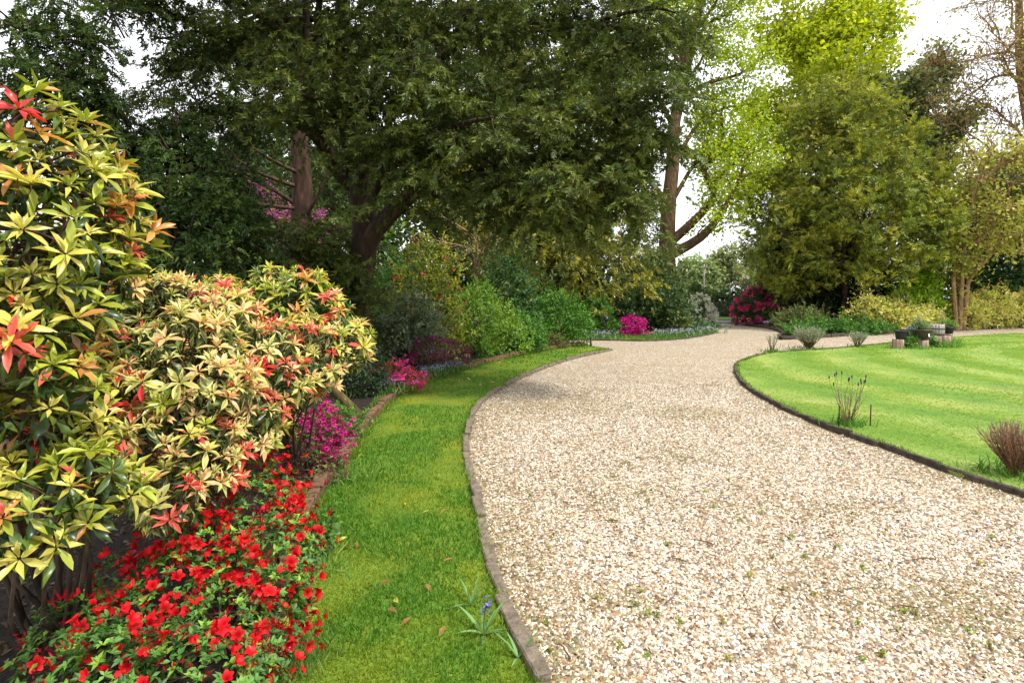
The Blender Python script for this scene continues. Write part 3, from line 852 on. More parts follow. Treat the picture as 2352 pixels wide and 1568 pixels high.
# ------------------------------------------------------------------ gravel stones
def gravel_stones(n):
    X, Y = [], []; got = 0
    holes = [strip_poly, lawn_poly, bed_poly]
    while got < n:
        m = n
        y = 1.5 * (11.0 / 1.5) ** RNG.random(m)
        x = (RNG.random(m) * 2 - 1) * (y * .98 + .6)
        ok = np.ones(m, bool)
        for h in holes: ok &= ~in_poly(x, y, h)
        X.append(x[ok]); Y.append(y[ok]); got += ok.sum()
    x = np.concatenate(X)[:n]; y = np.concatenate(Y)[:n]
    base = np.array([(1, 0, -.5), (-1, 0, -.5), (0, 1, -.5), (0, -1, -.5), (0.1, 0, .9)], float)
    tf = np.array([(0, 2, 4), (2, 1, 4), (1, 3, 4), (3, 0, 4)])
    d = np.hypot(x, y)
    s = (0.0052 + 0.0048 * RNG.random(n) ** 2) * (1 + 0.05 * np.maximum(d - 4, 0))
    vv = base[None] * np.array([1, .8, .62])[None, None] * (0.7 + .6 * RNG.random((n, 5, 1))) + RNG.normal(size=(n, 5, 3)) * .16
    a = unit(RNG.normal(size=(n, 3)) * np.array([1, 1, .3])); b = unit(np.cross(np.array([0, 0, 1.]) + RNG.normal(size=(n, 3)) * .22, a)); c = np.cross(a, b)
    v = (vv[:, :, 0:1] * a[:, None] + vv[:, :, 1:2] * b[:, None] + vv[:, :, 2:3] * c[:, None]) * s[:, None, None] * 1.35
    v = v + np.stack([x, y, s * .45], 1)[:, None]
    f = tf[None] + (np.arange(n) * 5)[:, None, None]
    pal = np.array([(0.62, 0.58, 0.5), (0.52, 0.45, 0.34), (0.42, 0.34, 0.23), (0.32, 0.22, 0.12), (0.14, 0.085, 0.05), (0.22, 0.205, 0.195), (0.26, 0.14, 0.075)])
    dirt = np.clip((fnoise(x * .8, y * 1.1, 21) - .44) * 4.5, 0, 1)
    cc = palette(pal, n, [.27, .17, .13, .12, .16, .08, .07], .2)
    ed = np.vstack([lawn_edge[lawn_edge[:, 1] > 2][:150:2], edge_left[::2]])
    near_e = np.min(np.hypot(x[:, None] - ed[None, :, 0], y[:, None] - ed[None, :, 1]), axis=1)
    dirt = np.maximum(dirt, np.clip(1.1 - near_e / (.25 + .5 * fnoise(x * 2, y * 2, 44)), 0, 1))
    swap = RNG.random(n) < dirt * .72
    cc[swap] = palette([(.16, .11, .06), (.22, .16, .07), (.14, .14, .045)], swap.sum())
    g = Geo(); g.add(v.reshape(-1, 3), f.reshape(-1, 3), np.repeat(cc, 5, 0))
    o = g.build('gravel_stones', M['stone_bit'], None, kind='stuff'); o.parent = drive
gravel_stones(78000)

# ------------------------------------------------------------------ pieris shrubs with whorls of large leaves
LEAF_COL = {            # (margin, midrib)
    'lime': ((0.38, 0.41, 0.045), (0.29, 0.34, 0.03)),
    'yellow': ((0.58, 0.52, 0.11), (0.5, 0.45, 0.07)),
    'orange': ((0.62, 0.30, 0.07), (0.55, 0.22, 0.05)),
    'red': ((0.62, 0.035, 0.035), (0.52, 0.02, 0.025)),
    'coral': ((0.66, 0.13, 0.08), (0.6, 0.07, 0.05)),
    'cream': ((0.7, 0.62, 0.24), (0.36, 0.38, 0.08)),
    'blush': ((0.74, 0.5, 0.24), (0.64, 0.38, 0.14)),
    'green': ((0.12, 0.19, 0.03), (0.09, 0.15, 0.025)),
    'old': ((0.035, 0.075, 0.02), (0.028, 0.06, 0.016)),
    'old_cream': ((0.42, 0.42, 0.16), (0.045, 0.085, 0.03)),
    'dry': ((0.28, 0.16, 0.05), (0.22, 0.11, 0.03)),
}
_leaf_cache = {}
def leaf_mesh(cls, k):
    if (cls, k) not in _leaf_cache:
        tv, tf = PIERIS[k]
        a, b = LEAF_COL[cls]
        c = np.array([a, b, a] * 5)
        g = Geo(); g.add(tv, tf, c)
        _leaf_cache[(cls, k)] = g.mesh('leaf', M['glossy_leaf'], True)
    return _leaf_cache[(cls, k)]

def pieris(name, label, base, lumps_d, n_ros, min_d, leaf_len, new_mix, old_mix, parts=300, cat='shrub', extra=(), back=0.35, red_top=0.0):
    root = thing(name, label, cat, base)
    lumps = [(*P(a, b, y), r) for a, b, y, r in lumps_d] + list(extra)
    p, d = shell_points(lumps, n_ros * 14, .82, 1.04, .12)
    face = unit(-p + np.array([0, 0, CAM_H]))
    w = (d * face).sum(1)
    keep_p, keep_d = [], []
    for q, dd, ww in zip(p, d, w):
        if dd[2] < -0.55: continue
        if ww < -0.25 and RNG.random() > back: continue
        if keep_p and np.min(np.linalg.norm(np.array(keep_p) - q, axis=1)) < min_d: continue
        keep_p.append(q); keep_d.append(dd)
        if len(keep_p) >= n_ros: break
    bark = Geo()
    keep_p = np.array(keep_p); keep_d = np.array(keep_d)
    LC = np.array([l[:3] for l in lumps])
    hubs = [(lc + np.array(base)) / 2 + RNG.normal(size=3) * .08 for lc in LC]
    for lc in LC:
        stems(bark, base, [lc], .013)
    for q, dd in zip(keep_p, keep_d):
        i = np.argmin(np.linalg.norm(LC - q, axis=1))
        s = LC[i] + RNG.normal(size=3) * .05
        pts = catmull([s, (s + q) / 2 + RNG.normal(size=3) * .03 - np.array([0, 0, .03]), q - dd * .01], .08)
        tube(bark, pts, np.linspace(.007, .003, len(pts)), 3, (1.2, .9, .7))
    bark.build('stem', M['bark'], root)
    rows = []
    names, wt = zip(*new_mix); onames, owt = zip(*old_mix)
    for q, dd in zip(keep_p, keep_d):
        axis = unit(dd * .55 + np.array([0, -.15, .62]) + RNG.normal(size=3) * .16)
        u = unit(np.cross(axis, [0.3, 0.2, 0.9])); v = np.cross(axis, u)
        cls = RNG.choice(names, p=np.array(wt) / sum(wt))
        if red_top and q[2] > red_top and RNG.random() < .32: cls = RNG.choice(['red', 'coral', 'orange'])
        sz = leaf_len * (.6 + .65 * RNG.random())
        ph0 = RNG.random() * 6.28
        m = RNG.integers(9, 14)
        for k in range(m):
            ph = ph0 + k * 2.399 + RNG.normal() * .15
            el = R(-6 + 76 * (k / m) ** 1.2 + RNG.normal() * 13)
            ra = math.cos(ph) * u + math.sin(ph) * v
            a = ra * math.cos(el) + axis * math.sin(el)
            nn = axis * math.cos(el) - ra * math.sin(el)
            c2 = cls
            if RNG.random() < .16: c2 = RNG.choice(names, p=np.array(wt) / sum(wt)) if cls not in ('red', 'coral') else 'coral'
            L = sz * (1.0 - .35 * k / m) * (.85 + .3 * RNG.random())
            rows.append((q + ra * .006 + axis * .012 * k / m, a + RNG.normal(size=3) * .06, nn + RNG.normal(size=3) * .15, L, L * (.25 + .09 * RNG.random()), c2, RNG.integers(0, 4), 1.0))
        for k in range(RNG.integers(3, 7)):
            ph = RNG.random() * 6.28; el = R(-12 - 40 * RNG.random())
            ra = math.cos(ph) * u + math.sin(ph) * v
            a = ra * math.cos(el) + axis * math.sin(el); nn = axis * math.cos(el) - ra * math.sin(el)
            c2 = RNG.choice(onames, p=np.array(owt) / sum(owt))
            L = leaf_len * (.8 + .4 * RNG.random())
            rows.append((q - axis * (.015 + .06 * RNG.random()), a, nn + RNG.normal(size=3) * .2, L, L * (.26 + .1 * RNG.random()), c2, RNG.integers(1, 3), .6))
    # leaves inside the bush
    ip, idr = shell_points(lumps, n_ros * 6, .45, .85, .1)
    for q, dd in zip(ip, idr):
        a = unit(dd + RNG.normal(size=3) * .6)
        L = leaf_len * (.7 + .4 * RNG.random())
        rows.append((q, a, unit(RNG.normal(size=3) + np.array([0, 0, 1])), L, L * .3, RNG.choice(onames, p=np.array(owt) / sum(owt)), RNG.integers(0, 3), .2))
    # the leaves that show largest are single objects, the rest one mesh
    pos = np.array([r[0] for r in rows]); Ls = np.array([r[3] for r in rows]); pri = np.array([r[7] for r in rows])
    sx = F * pos[:, 0] / pos[:, 1] + 1176; sy = 690 - F * (pos[:, 2] - CAM_H) / pos[:, 1]
    seen = (sx > -20) & (sx < 2372) & (sy > -20) & (sy < 1600)
    score = Ls / np.linalg.norm(pos - np.array([0, 0, CAM_H]), axis=1) * pri * np.where(seen, 1, .01)
    order = np.argsort(-score)
    big = set(order[:parts].tolist())
    fol = Geo()
    b0 = np.array(base)
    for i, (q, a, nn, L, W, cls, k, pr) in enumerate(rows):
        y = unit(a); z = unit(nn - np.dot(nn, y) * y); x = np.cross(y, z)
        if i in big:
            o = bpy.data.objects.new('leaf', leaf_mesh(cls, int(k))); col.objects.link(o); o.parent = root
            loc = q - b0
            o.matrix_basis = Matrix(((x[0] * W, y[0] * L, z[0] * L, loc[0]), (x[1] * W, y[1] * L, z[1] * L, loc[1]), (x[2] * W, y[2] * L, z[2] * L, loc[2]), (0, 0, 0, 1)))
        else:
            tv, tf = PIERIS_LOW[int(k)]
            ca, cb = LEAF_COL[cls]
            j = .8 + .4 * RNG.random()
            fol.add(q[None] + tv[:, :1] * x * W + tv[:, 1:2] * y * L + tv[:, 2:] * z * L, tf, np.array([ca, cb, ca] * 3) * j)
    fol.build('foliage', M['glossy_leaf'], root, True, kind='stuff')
    return root

pieris('pieris_shrub', 'tall lime and yellow leaved shrub with scarlet young tips beside the drooping yew', (-2.0, 2.5, .1),
       [(-10, 300, 2.0, .2), (75, 385, 2.1, .25), (150, 470, 2.2, .25), (205, 540, 2.3, .24), (60, 560, 2.05, .33), (120, 680, 2.1, .28), (20, 780, 1.95, .25), (60, 900, 1.95, .22),
        (150, 1130, 1.95, .16), (60, 1180, 1.85, .17), (220, 1120, 2.1, .14), (120, 1020, 2.2, .2)],
       430, .052, .084, [('lime', 5), ('yellow', 4.5), ('orange', .8), ('red', .25), ('coral', .5), ('green', .8)], [('old', 4), ('green', 4), ('lime', 2), ('dry', .5)], red_top=2.1,
       extra=[(-2.35, 2.3, 1.7, .55), (-2.2, 2.5, 1.1, .5)])
pieris('pieris_shrub', 'cream variegated shrub with pink and red young leaves above the red azalea', (-1.85, 3.3, .1),
       [(330, 740, 2.9, .24), (390, 715, 3.0, .2), (480, 780, 3.0, .27), (290, 840, 2.75, .26), (420, 880, 2.7, .33), (590, 850, 3.1, .27), (690, 830, 3.4, .26), (780, 800, 3.6, .2),
        (520, 970, 2.85, .26), (400, 1030, 2.55, .26), (590, 930, 3.05, .18), (380, 1150, 2.35, .13), (470, 1080, 2.6, .16), (680, 880, 3.5, .18), (250, 950, 2.5, .25)],
       560, .046, .073, [('cream', 6), ('blush', 3.6), ('yellow', 1.2), ('lime', .8), ('red', .8), ('coral', 1.3)], [('old_cream', 5), ('old', 3), ('green', 2)],
       extra=[(-2.15, 3.6, .9, .45)])
pieris('pieris_shrub', 'lime green shrub with orange tips growing in front of the big yew trunk', (-1.9, 4.9, .1),
       [(690, 690, 4.3, .24), (640, 735, 4.2, .26), (750, 735, 4.3, .2), (720, 800, 4.2, .26), (560, 720, 4.3, .25), (620, 660, 4.3, .15), (760, 820, 4.3, .18), (680, 860, 4.3, .18), (500, 690, 4.4, .18)],
       290, .06, .086, [('lime', 5), ('yellow', 4), ('green', 2), ('orange', .9), ('blush', 1), ('coral', .5)], [('old', 4), ('green', 4)], extra=[(-2.2, 4.9, .6, .35)])

# ------------------------------------------------------------------ azaleas
def flower_mesh(name, c, tube_c, open_=1.0, petals=5, mat='petal_var'):
    g = Geo()
    for k in range(petals):
        a = k * 2 * math.pi / petals
        ra = np.array([math.cos(a), math.sin(a), 0]); tn = np.array([-math.sin(a), math.cos(a), 0])
        def pt(r, h, w): return ra * r + np.array([0, 0, h]) + tn * w
        o = open_
        v = [pt(.05, -.5, 0), pt(.2 * o + .05, .1, -.2), pt(.2 * o + .05, .1, .2), pt(.62 * o, .42, -.36), pt(.6 * o, .36, 0), pt(.62 * o, .42, .36), pt(1.0 * o, .45 + .45 * (1 - o), -.14), pt(1.0 * o, .45 + .45 * (1 - o), .14)]
        f = [(0, 1, 2), (1, 3, 4), (1, 4, 2), (2, 4, 5), (3, 6, 4), (4, 6, 7), (4, 7, 5)]
        cc = [tube_c, tube_c, tube_c, c, tube_c, c, c, c]
        g.add(v, f, np.array(cc))
    return g.mesh(name, M[mat], False)

def azalea(name, label, base, lumps_d, n_whorl, leaf_len, lpal, fl_col, fl_tube, n_flower, fl_size, n_bud, bud_col, fl_sel=None, group=None, lumps=None, parts=True, bud_len=.018, flow_cluster=3, twigs=60):
    root = thing(name, label, 'azalea', base, group)
    lumps = lumps or [(*P(a, b, y), r) for a, b, y, r in lumps_d]
    bark = Geo()
    tg, td = shell_points(lumps, twigs, .7, 1.08, .05)
    stems(bark, base, list(tg), .007, (1, .8, .7))
    bark.build('stem', M['bark'], root)
    g = Geo()
    p, d = shell_points(lumps, n_whorl, .74, 1.05, .03)
    per = 6
    pp = np.repeat(p, per, 0); ax0 = np.repeat(unit(d * .6 + np.array([0, 0, .6])), per, 0)
    n = len(pp)
    side = unit(np.cross(ax0, rdirs(n)))
    el = np.repeat(RNG.random(n_whorl) * .5 + .15, per)[:, None] + RNG.normal(size=(n, 1)) * .2
    ax = side * np.cos(el) + ax0 * np.sin(el)
    Ls = leaf_len * (.6 + .6 * RNG.random(n))
    scatter(g, LEAF4, pp, ax, ax0 + RNG.normal(size=(n, 3)) * .2, Ls, Ls * .42, np.repeat(palette(lpal, n_whorl), per, 0) * (.85 + .3 * RNG.random((n, 1))))
    g.build('foliage', M['leaf'], root, kind='stuff')
    fp, fd = shell_points(lumps, n_flower * 4, .94, 1.1, .05)
    if fl_sel is not None:
        s = fl_sel(fp); fp, fd = fp[s], fd[s]
    face = (fd * unit(-fp + np.array([0, 0, 1.6]))).sum(1)
    s = (face > -.2) | (RNG.random(len(fp)) < .3)
    fp, fd = fp[s], fd[s]
    nc = max(1, min(len(fp), n_flower // flow_cluster))
    fp, fd = fp[:nc], fd[:nc]
    P3 = np.repeat(fp, flow_cluster, 0) + RNG.normal(size=(nc * flow_cluster, 3)) * fl_size * .8
    D3 = unit(np.repeat(fd, flow_cluster, 0) + RNG.normal(size=(nc * flow_cluster, 3)) * .45 + np.array([0, -.25, .35]))
    meshes = [flower_mesh('flower', np.array(fl_col) * j, fl_tube, o) for j, o in ((1, 1), (.9, .85), (1.1, .95), (.85, .6))]
    if parts:
        for q, dd in zip(P3, D3):
            o = bpy.data.objects.new('flower', meshes[RNG.integers(4)]); col.objects.link(o); o.parent = root
            o.location = [float(v) for v in (q - np.array(base))]
            o.rotation_euler = (Vector(dd).to_track_quat('Z', 'Y') @ Matrix.Rotation(RNG.random() * 6, 4, 'Z').to_quaternion()).to_euler()
            sc_ = fl_size * (.75 + .4 * RNG.random()) * .62
            o.scale = (sc_, sc_, sc_)
    else:
        f = Geo(); m = len(P3); q = np.repeat(P3, 5, 0)
        a2 = unit(np.repeat(D3, 5, 0) * .45 + rdirs(m * 5) * .8)
        scatter(f, LEAF4, q, a2, np.repeat(D3, 5, 0) + RNG.normal(size=(m * 5, 3)) * .3, fl_size * (.4 + .3 * RNG.random(m * 5)), fl_size * .45, np.repeat(palette([fl_col, fl_tube], m), 5, 0))
        f.build('blossom', M['petal'], root, kind='stuff')
    if parts:
        f = Geo(); m = len(P3); q = np.repeat(P3 + RNG.normal(size=P3.shape) * fl_size * 1.3, 5, 0); D5 = np.repeat(unit(D3 + RNG.normal(size=D3.shape) * .4), 5, 0)
        a2 = unit(D5 * .5 + unit(np.cross(D5, rdirs(m * 5))) * .75)
        scatter(f, LEAF4, q, a2, D5, fl_size * (.5 + .2 * RNG.random(m * 5)), fl_size * .42, np.repeat(palette([fl_col, fl_tube], m), 5, 0))
        f.build('blossom', M['petal'], root, kind='stuff')
    b = Geo()
    bp, bd = shell_points(lumps, n_bud, .92, 1.1, .05)
    per = 3
    q = np.repeat(bp, per, 0) + RNG.normal(size=(n_bud * per, 3)) * bud_len * .5
    a2 = unit(np.repeat(bd, per, 0) + np.array([0, 0, .5]) + RNG.normal(size=(n_bud * per, 3)) * .3)
    for s_ in (0, 1):
        scatter(b, LEAF2, q, a2, unit(np.cross(a2, [0.3, .8, .2])) if s_ else unit(np.cross(a2, [.8, -.3, .2])), bud_len * 1.25, bud_len * .42, np.array(bud_col) * (.8 + .4 * RNG.random((n_bud * per, 1))))
    b.build('bud', M['petal'], root, kind='stuff')
    return root

azalea('red_azalea', 'low scarlet azalea in full flower beside the grass strip', (-1.25, 2.6, .1),
       [(600, 1130, 3.0, .17), (560, 1200, 2.8, .23), (640, 1270, 2.65, .19), (470, 1260, 2.6, .2), (400, 1400, 2.4, .24), (560, 1400, 2.45, .26), (300, 1480, 2.25, .22), (480, 1520, 2.2, .25),
        (150, 1450, 2.15, .12), (110, 1530, 2.05, .12), (230, 1570, 1.95, .18), (560, 1540, 2.2, .16), (430, 1650, 2.0, .28), (260, 1330, 2.6, .1), (650, 1380, 2.45, .12)],
       2300, .032, [(.07, .18, .03), (.045, .12, .025), (.2, .34, .04), (.1, .23, .04)], (.66, .008, .012), (.5, .004, .01), 300, .044, 700, (.42, .008, .02))
azalea('purple_azalea', 'dark azalea with magenta flowers at its top, leaning over the brick edging', (-1.85, 5.0, .1),
       [(740, 985, 5.1, .18), (700, 1020, 5.0, .22), (690, 1090, 4.8, .24), (750, 1080, 4.9, .17), (660, 1130, 4.6, .2), (690, 1160, 4.55, .14), (770, 1040, 5.1, .12)],
       1300, .022, [(.07, .15, .03), (.04, .09, .02), (.12, .07, .035), (.16, .24, .04)], (.5, .012, .2), (.38, .008, .14), 210, .04, 900, (.42, .03, .14), bud_len=.014,
       fl_sel=lambda p: (p[:, 2] > .3) & (p[:, 1] > 4.85))
def ball_lumps(cx, cy_, w, h, k=6, z0=.1):
    return auto_lumps(cx, cy_, w / 2, w / 2 * .9, h, z0, k, .5)
azalea('coral_azalea', 'small azalea with salmon red buds and hot pink blooms by the blue flowers', (-2.0, 9.6, .1), None, 700, .03, [(.16, .12, .03), (.1, .13, .03)],
       (.72, .05, .3), (.66, .03, .2), 160, .07, 500, (.5, .1, .06), lumps=ball_lumps(-1.98, 9.6, .85, .46), parts=False, fl_sel=lambda p: p[:, 0] > -1.95, bud_len=.026)
azalea('plum_azalea', 'plum purple azalea beneath the grey green rhododendron', (-1.75, 12.4, .1), None, 1100, .03, [(.09, .03, .03), (.06, .035, .03), (.07, .09, .03)],
       (.42, .02, .26), (.3, .01, .16), 150, .05, 900, (.2, .012, .08), lumps=ball_lumps(-1.7, 12.4, 1.35, .72, 8), parts=False, bud_len=.026)
azalea('magenta_azalea', 'vivid magenta azalea mound on the grass verge by the lamp', (5.3, 25.4, .05), None, 500, .05, [(.06, .12, .03)],
       (.62, .008, .28), (.5, .006, .22), 900, .1, 100, (.5, .01, .2), lumps=ball_lumps(5.3, 25.3, 1.35, .72, 7, .05), parts=False)

# ------------------------------------------------------------------ the great yew over the bed
YEW = np.array([-3.05, 11.5, 0.1])
def px(*pts): return np.array([P(*p) for p in pts])
root = thing('yew_tree', 'huge dark spreading yew tree with a thick leaning trunk, overhanging the drive', 'tree', YEW)
bark, fol, trunk = Geo(), Geo(), Geo()
stem1 = catmull([YEW, P(822, 760, 11.5), P(815, 690, 11.5), P(832, 610, 11.5), P(838, 520, 11.5), P(828, 420, 11.5), P(805, 300, 11.4), P(785, 140, 11.3), P(790, -60, 11.2), P(800, -300, 11.2)], .3)
tube(trunk, stem1, np.interp(np.arange(len(stem1)), [0, 4, 12, len(stem1) - 1], [.36, .27, .24, .06]), 12, (.6, .5, .42))
stem2 = catmull([P(830, 600, 11.45), P(862, 530, 11.3), P(925, 465, 11.1), P(990, 400, 11.0), P(1030, 280, 11.0), P(1050, 120, 11.0), P(1060, -80, 11)], .3)
tube(trunk, stem2, np.linspace(.2, .05, len(stem2)), 9, (.6, .5, .42))
stem3 = catmull([P(828, 440, 11.5), P(780, 400, 11.4), P(742, 340, 11.3), P(715, 230, 11.2), P(705, 100, 11.1), P(700, -80, 11)], .3)
tube(trunk, stem3, np.linspace(.15, .05, len(stem3)), 8, (.6, .5, .42))
trunk.build('trunk', M['bark'], root, True)
limbs = [
    (catmull(px((860, 540, 11.3), (950, 440, 10.8), (1090, 400, 10.3), (1240, 370, 9.9), (1370, 350, 9.6), (1440, 350, 9.4)), .5), .12, .025),
    (catmull(px((870, 520, 11.2), (960, 430, 10.3), (1070, 410, 9.6), (1180, 420, 9.0), (1290, 430, 8.6)), .5), .1, .02),
    (catmull(px((1000, 380, 11.0), (1100, 310, 10.4), (1240, 270, 9.8), (1380, 240, 9.3), (1470, 225, 9.0)), .5), .1, .02),
    (catmull(px((950, 200, 11.0), (1040, 110, 10.6), (1180, 75, 10.2), (1340, 60, 9.8), (1480, 70, 9.4)), .5), .11, .02),
    (catmull(px((1035, 260, 11.0), (1150, 200, 11.2), (1300, 170, 11.4), (1420, 160, 11.6)), .5), .09, .02),
    (catmull(px((838, 480, 11.4), (900, 380, 10.3), (980, 320, 9.4), (1080, 280, 8.8), (1160, 270, 8.2)), .5), .09, .02),
    (catmull(px((815, 690, 11.5), (720, 615, 11.0), (650, 585, 10.6), (590, 570, 10.2)), .5), .1, .02),
    (catmull(px((742, 340, 11.3), (660, 260, 10.9), (560, 240, 10.6), (460, 280, 10.3), (380, 320, 10.2)), .5), .08, .02),
    (catmull(px((715, 230, 11.2), (620, 130, 10.9), (520, 100, 10.6), (420, 40, 10.3), (320, 10, 10.0)), .5), .08, .02),
    (catmull(px((705, 120, 11.1), (600, 40, 10.8), (480, -40, 10.4), (340, -60, 10.0), (180, -40, 9.6)), .5), .08, .02),
    (catmull(px((810, 330, 11.4), (760, 250, 10.2), (700, 220, 9.2), (640, 200, 8.6)), .5), .07, .02),
    (catmull(px((800, 260, 11.4), (860, 180, 10.2), (900, 150, 9.2), (950, 130, 8.4)), .5), .07, .02),
    (catmull(px((830, 400, 11.4), (880, 370, 10.4), (920, 370, 9.6), (960, 380, 9.0)), .5), .06, .02),
]
limbs += [
    (catmull(px((1240, 370, 9.9), (1310, 400, 9.4), (1390, 430, 9.0), (1440, 460, 8.8)), .5), .05, .015),
    (catmull(px((1090, 400, 10.3), (1160, 440, 10.2), (1240, 470, 10.2), (1310, 490, 10.2)), .5), .05, .015),
    (catmull(px((1380, 240, 9.3), (1450, 220, 9.0), (1510, 200, 8.8), (1540, 200, 8.6)), .5), .04, .015),
    (catmull(px((1340, 60, 9.8), (1440, 30, 9.4), (1510, 20, 9.0), (1550, 30, 8.8)), .5), .04, .015),
    (catmull(px((1300, 170, 11.4), (1400, 120, 11), (1480, 110, 10.6), (1530, 130, 10.2)), .5), .05, .015),
    (catmull(px((1370, 350, 9.6), (1430, 310, 9.4), (1480, 300, 9.2), (1510, 310, 9.0)), .5), .05, .015),
    (catmull(px((1090, 400, 10.3), (1150, 350, 10.6), (1230, 330, 11), (1330, 320, 11.4)), .5), .05, .015),
]
for k in range(9):          # short leafy shoots low on the trunk
    p, d = at_poly(stem1, .12 + .16 * k / 9); az = 2.0 + k * 2.399 % 2.6
    limbs.append((grow(p, np.array([math.cos(az), math.sin(az), .3]), .45, 4, .15, .1), .015, .006))
for k in range(24):          # boughs all round, higher up
    t = .5 + .5 * (k + RNG.random()) / 24
    st = (stem1, stem2, stem3)[k % 3]
    p, d = at_poly(st, min(.98, .3 + .7 * t if st is not stem1 else t))
    az = k * 2.399 + 0.4
    L = 5.2 * (1.2 - .6 * t)
    limbs.append((grow(p, np.array([math.cos(az), math.sin(az), .28]), L, 8, .12, .03), .07, .018))
YEW_PAL = [(.055, .085, .014), (.085, .12, .018), (.13, .165, .024), (.038, .06, .012), (.11, .125, .018)]
n = conifer_foliage(bark, fol, limbs, .27, 1.6, .15, .5, .054, .21, 1.1, YEW_PAL, t0=.1, droop=.04, up=.12, tw=0, hang=.7, bark_c=(.8, .7, .6))
lumps = []
for dx, dy, Y, r in ((900, 330, 9.6, .6), (1000, 300, 9.2, .6), (1080, 390, 9.4, .6), (1180, 420, 9.2, .6), (1290, 440, 9.0, .6), (1390, 420, 9.2, .5), (1200, 300, 9.2, .6), (1330, 300, 9.2, .6), (1440, 280, 9.1, .55), (1500, 190, 9.0, .5),
                     (1100, 200, 9.3, .6), (1250, 190, 9.4, .6), (1380, 150, 9.4, .6), (1480, 80, 9.2, .5), (980, 190, 9.0, .6), (870, 200, 9.6, .6), (760, 170, 9.6, .6), (660, 130, 9.8, .5), (700, 240, 9.8, .45), (830, 60, 9.4, .6),
                     (960, 60, 9.2, .6), (1100, 40, 9.4, .6), (1250, 40, 9.5, .6), (1390, 20, 9.4, .6), (620, 250, 10.2, .4), (640, 560, 10.6, .35), (700, 560, 10.8, .35), (740, 600, 10.9, .35), (800, 640, 11.1, .3), (1350, 500, 9.4, .4),
                     (1250, 510, 9.8, .4), (1440, 470, 9.0, .4), (1150, 490, 10.2, .4), (540, 60, 10.2, .45), (430, 30, 10.1, .4), (950, 430, 10.0, .4), (1500, 330, 9.1, .4), (1430, 360, 9.1, .5)):
    lumps.append((*P(dx, dy, Y), r * 1.25, r * 1.25, r * .75))
plume_crown(fol, lumps, 1150, 9, .75, .2, YEW_PAL, up=.05, droop=.6, inner=.45, wide=1.15, zmin=1)
bark.build('branch', M['bark'], root, True)
fol.build('crown', M['needle'], root, kind='stuff')
print('yew sprays', n)

# the drooping yew behind the pieris
root = thing('yew_tree', 'drooping dark green yew with foliage hanging to the ground behind the tall lime shrub', 'tree', (-5.75, 9.8, .1))
bark, fol, trunk = Geo(), Geo(), Geo()
st = catmull([np.array([-5.75, 9.8, .05]), np.array([-5.7, 9.8, 1.4]), np.array([-5.8, 9.9, 2.7]), np.array([-6.0, 9.9, 4.2])], .4)
tube(trunk, st, np.linspace(.2, .05, len(st)), 9)
trunk.build('trunk', M['bark'], root, True)
limbs = []
lumps = [(*P(420, 400, 9.6), .75), (*P(330, 440, 9.4), .6), (*P(500, 440, 9.7), .65), (*P(380, 520, 9.3), .85), (*P(520, 540, 9.7), .8), (*P(300, 560, 9.2), .7), (*P(450, 620, 9.5), .8), (*P(570, 610, 10), .6), (*P(340, 650, 9.3), .7),
         (*P(600, 640, 10.3), .5), (*P(400, 720, 9.6), .8), (*P(540, 720, 10), .7), (*P(290, 380, 9.5), .4), (*P(380, 345, 9.7), .4), (-5.75, 10.4, 2.6, 1.3), (-6.0, 10.6, 1.2, 1.4)]
plume_crown(fol, lumps, 1150, 10, .6, .2, [(.035, .07, .013), (.055, .095, .016), (.025, .05, .011), (.08, .125, .02)], up=.1, droop=.75, inner=.6, zmin=.3, bark=bark, wide=1.15)
limbs += [
    (catmull(px((330, 350, 9.9), (250, 270, 9.4), (190, 200, 9.0), (120, 160, 8.6), (30, 170, 8.2)), .4), .06, .015),
    (catmull(px((300, 290, 9.6), (240, 200, 9.3), (200, 110, 9.0), (160, 40, 8.8), (100, -10, 8.6)), .4), .05, .015),
    (catmull(px((330, 340, 9.9), (250, 330, 9.6), (170, 300, 9.3), (90, 300, 9.0)), .4), .04, .012),
]
n = conifer_foliage(bark, fol, limbs, .2, .9, .13, .5, .04, .18, 1.1, [(.035, .07, .013), (.055, .095, .016), (.025, .05, .011), (.075, .12, .02)], t0=.1, droop=.14, up=.05, tw=.8, hang=.9, bark_c=(.8, .7, .6))
up_l = [(*P(dx, dy, Y), r * 1.3, r * 1.2, r * .7) for dx, dy, Y, r in ((40, 60, 8.4, .3), (130, 60, 8.8, .3), (60, 150, 8.4, .32), (150, 150, 8.8, .34), (210, 90, 9.0, .28), (200, 200, 9.1, .36), (120, 230, 8.8, .34), (250, 260, 9.4, .36),
        (180, 290, 9.2, .32), (30, 240, 8.3, .26), (260, 30, 9.4, .26), (330, 330, 9.7, .36), (420, 300, 9.9, .4), (460, 240, 10.2, .36), (520, 300, 10.2, .4), (540, 200, 10.4, .36), (470, 140, 10.3, .34), (400, 90, 10.0, .26), (340, 20, 10, .3), (560, 120, 10.4, .36))]
plume_crown(fol, up_l, 400, 9, .55, .19, [(.04, .075, .014), (.06, .1, .018), (.03, .055, .012), (.09, .13, .022)], up=.05, droop=.55, inner=.3, zmin=1.5, bark=bark, wide=1.15)
bark.build('branch', M['bark'], root, True); fol.build('crown', M['needle'], root, kind='stuff')
print('yew2 sprays', n)

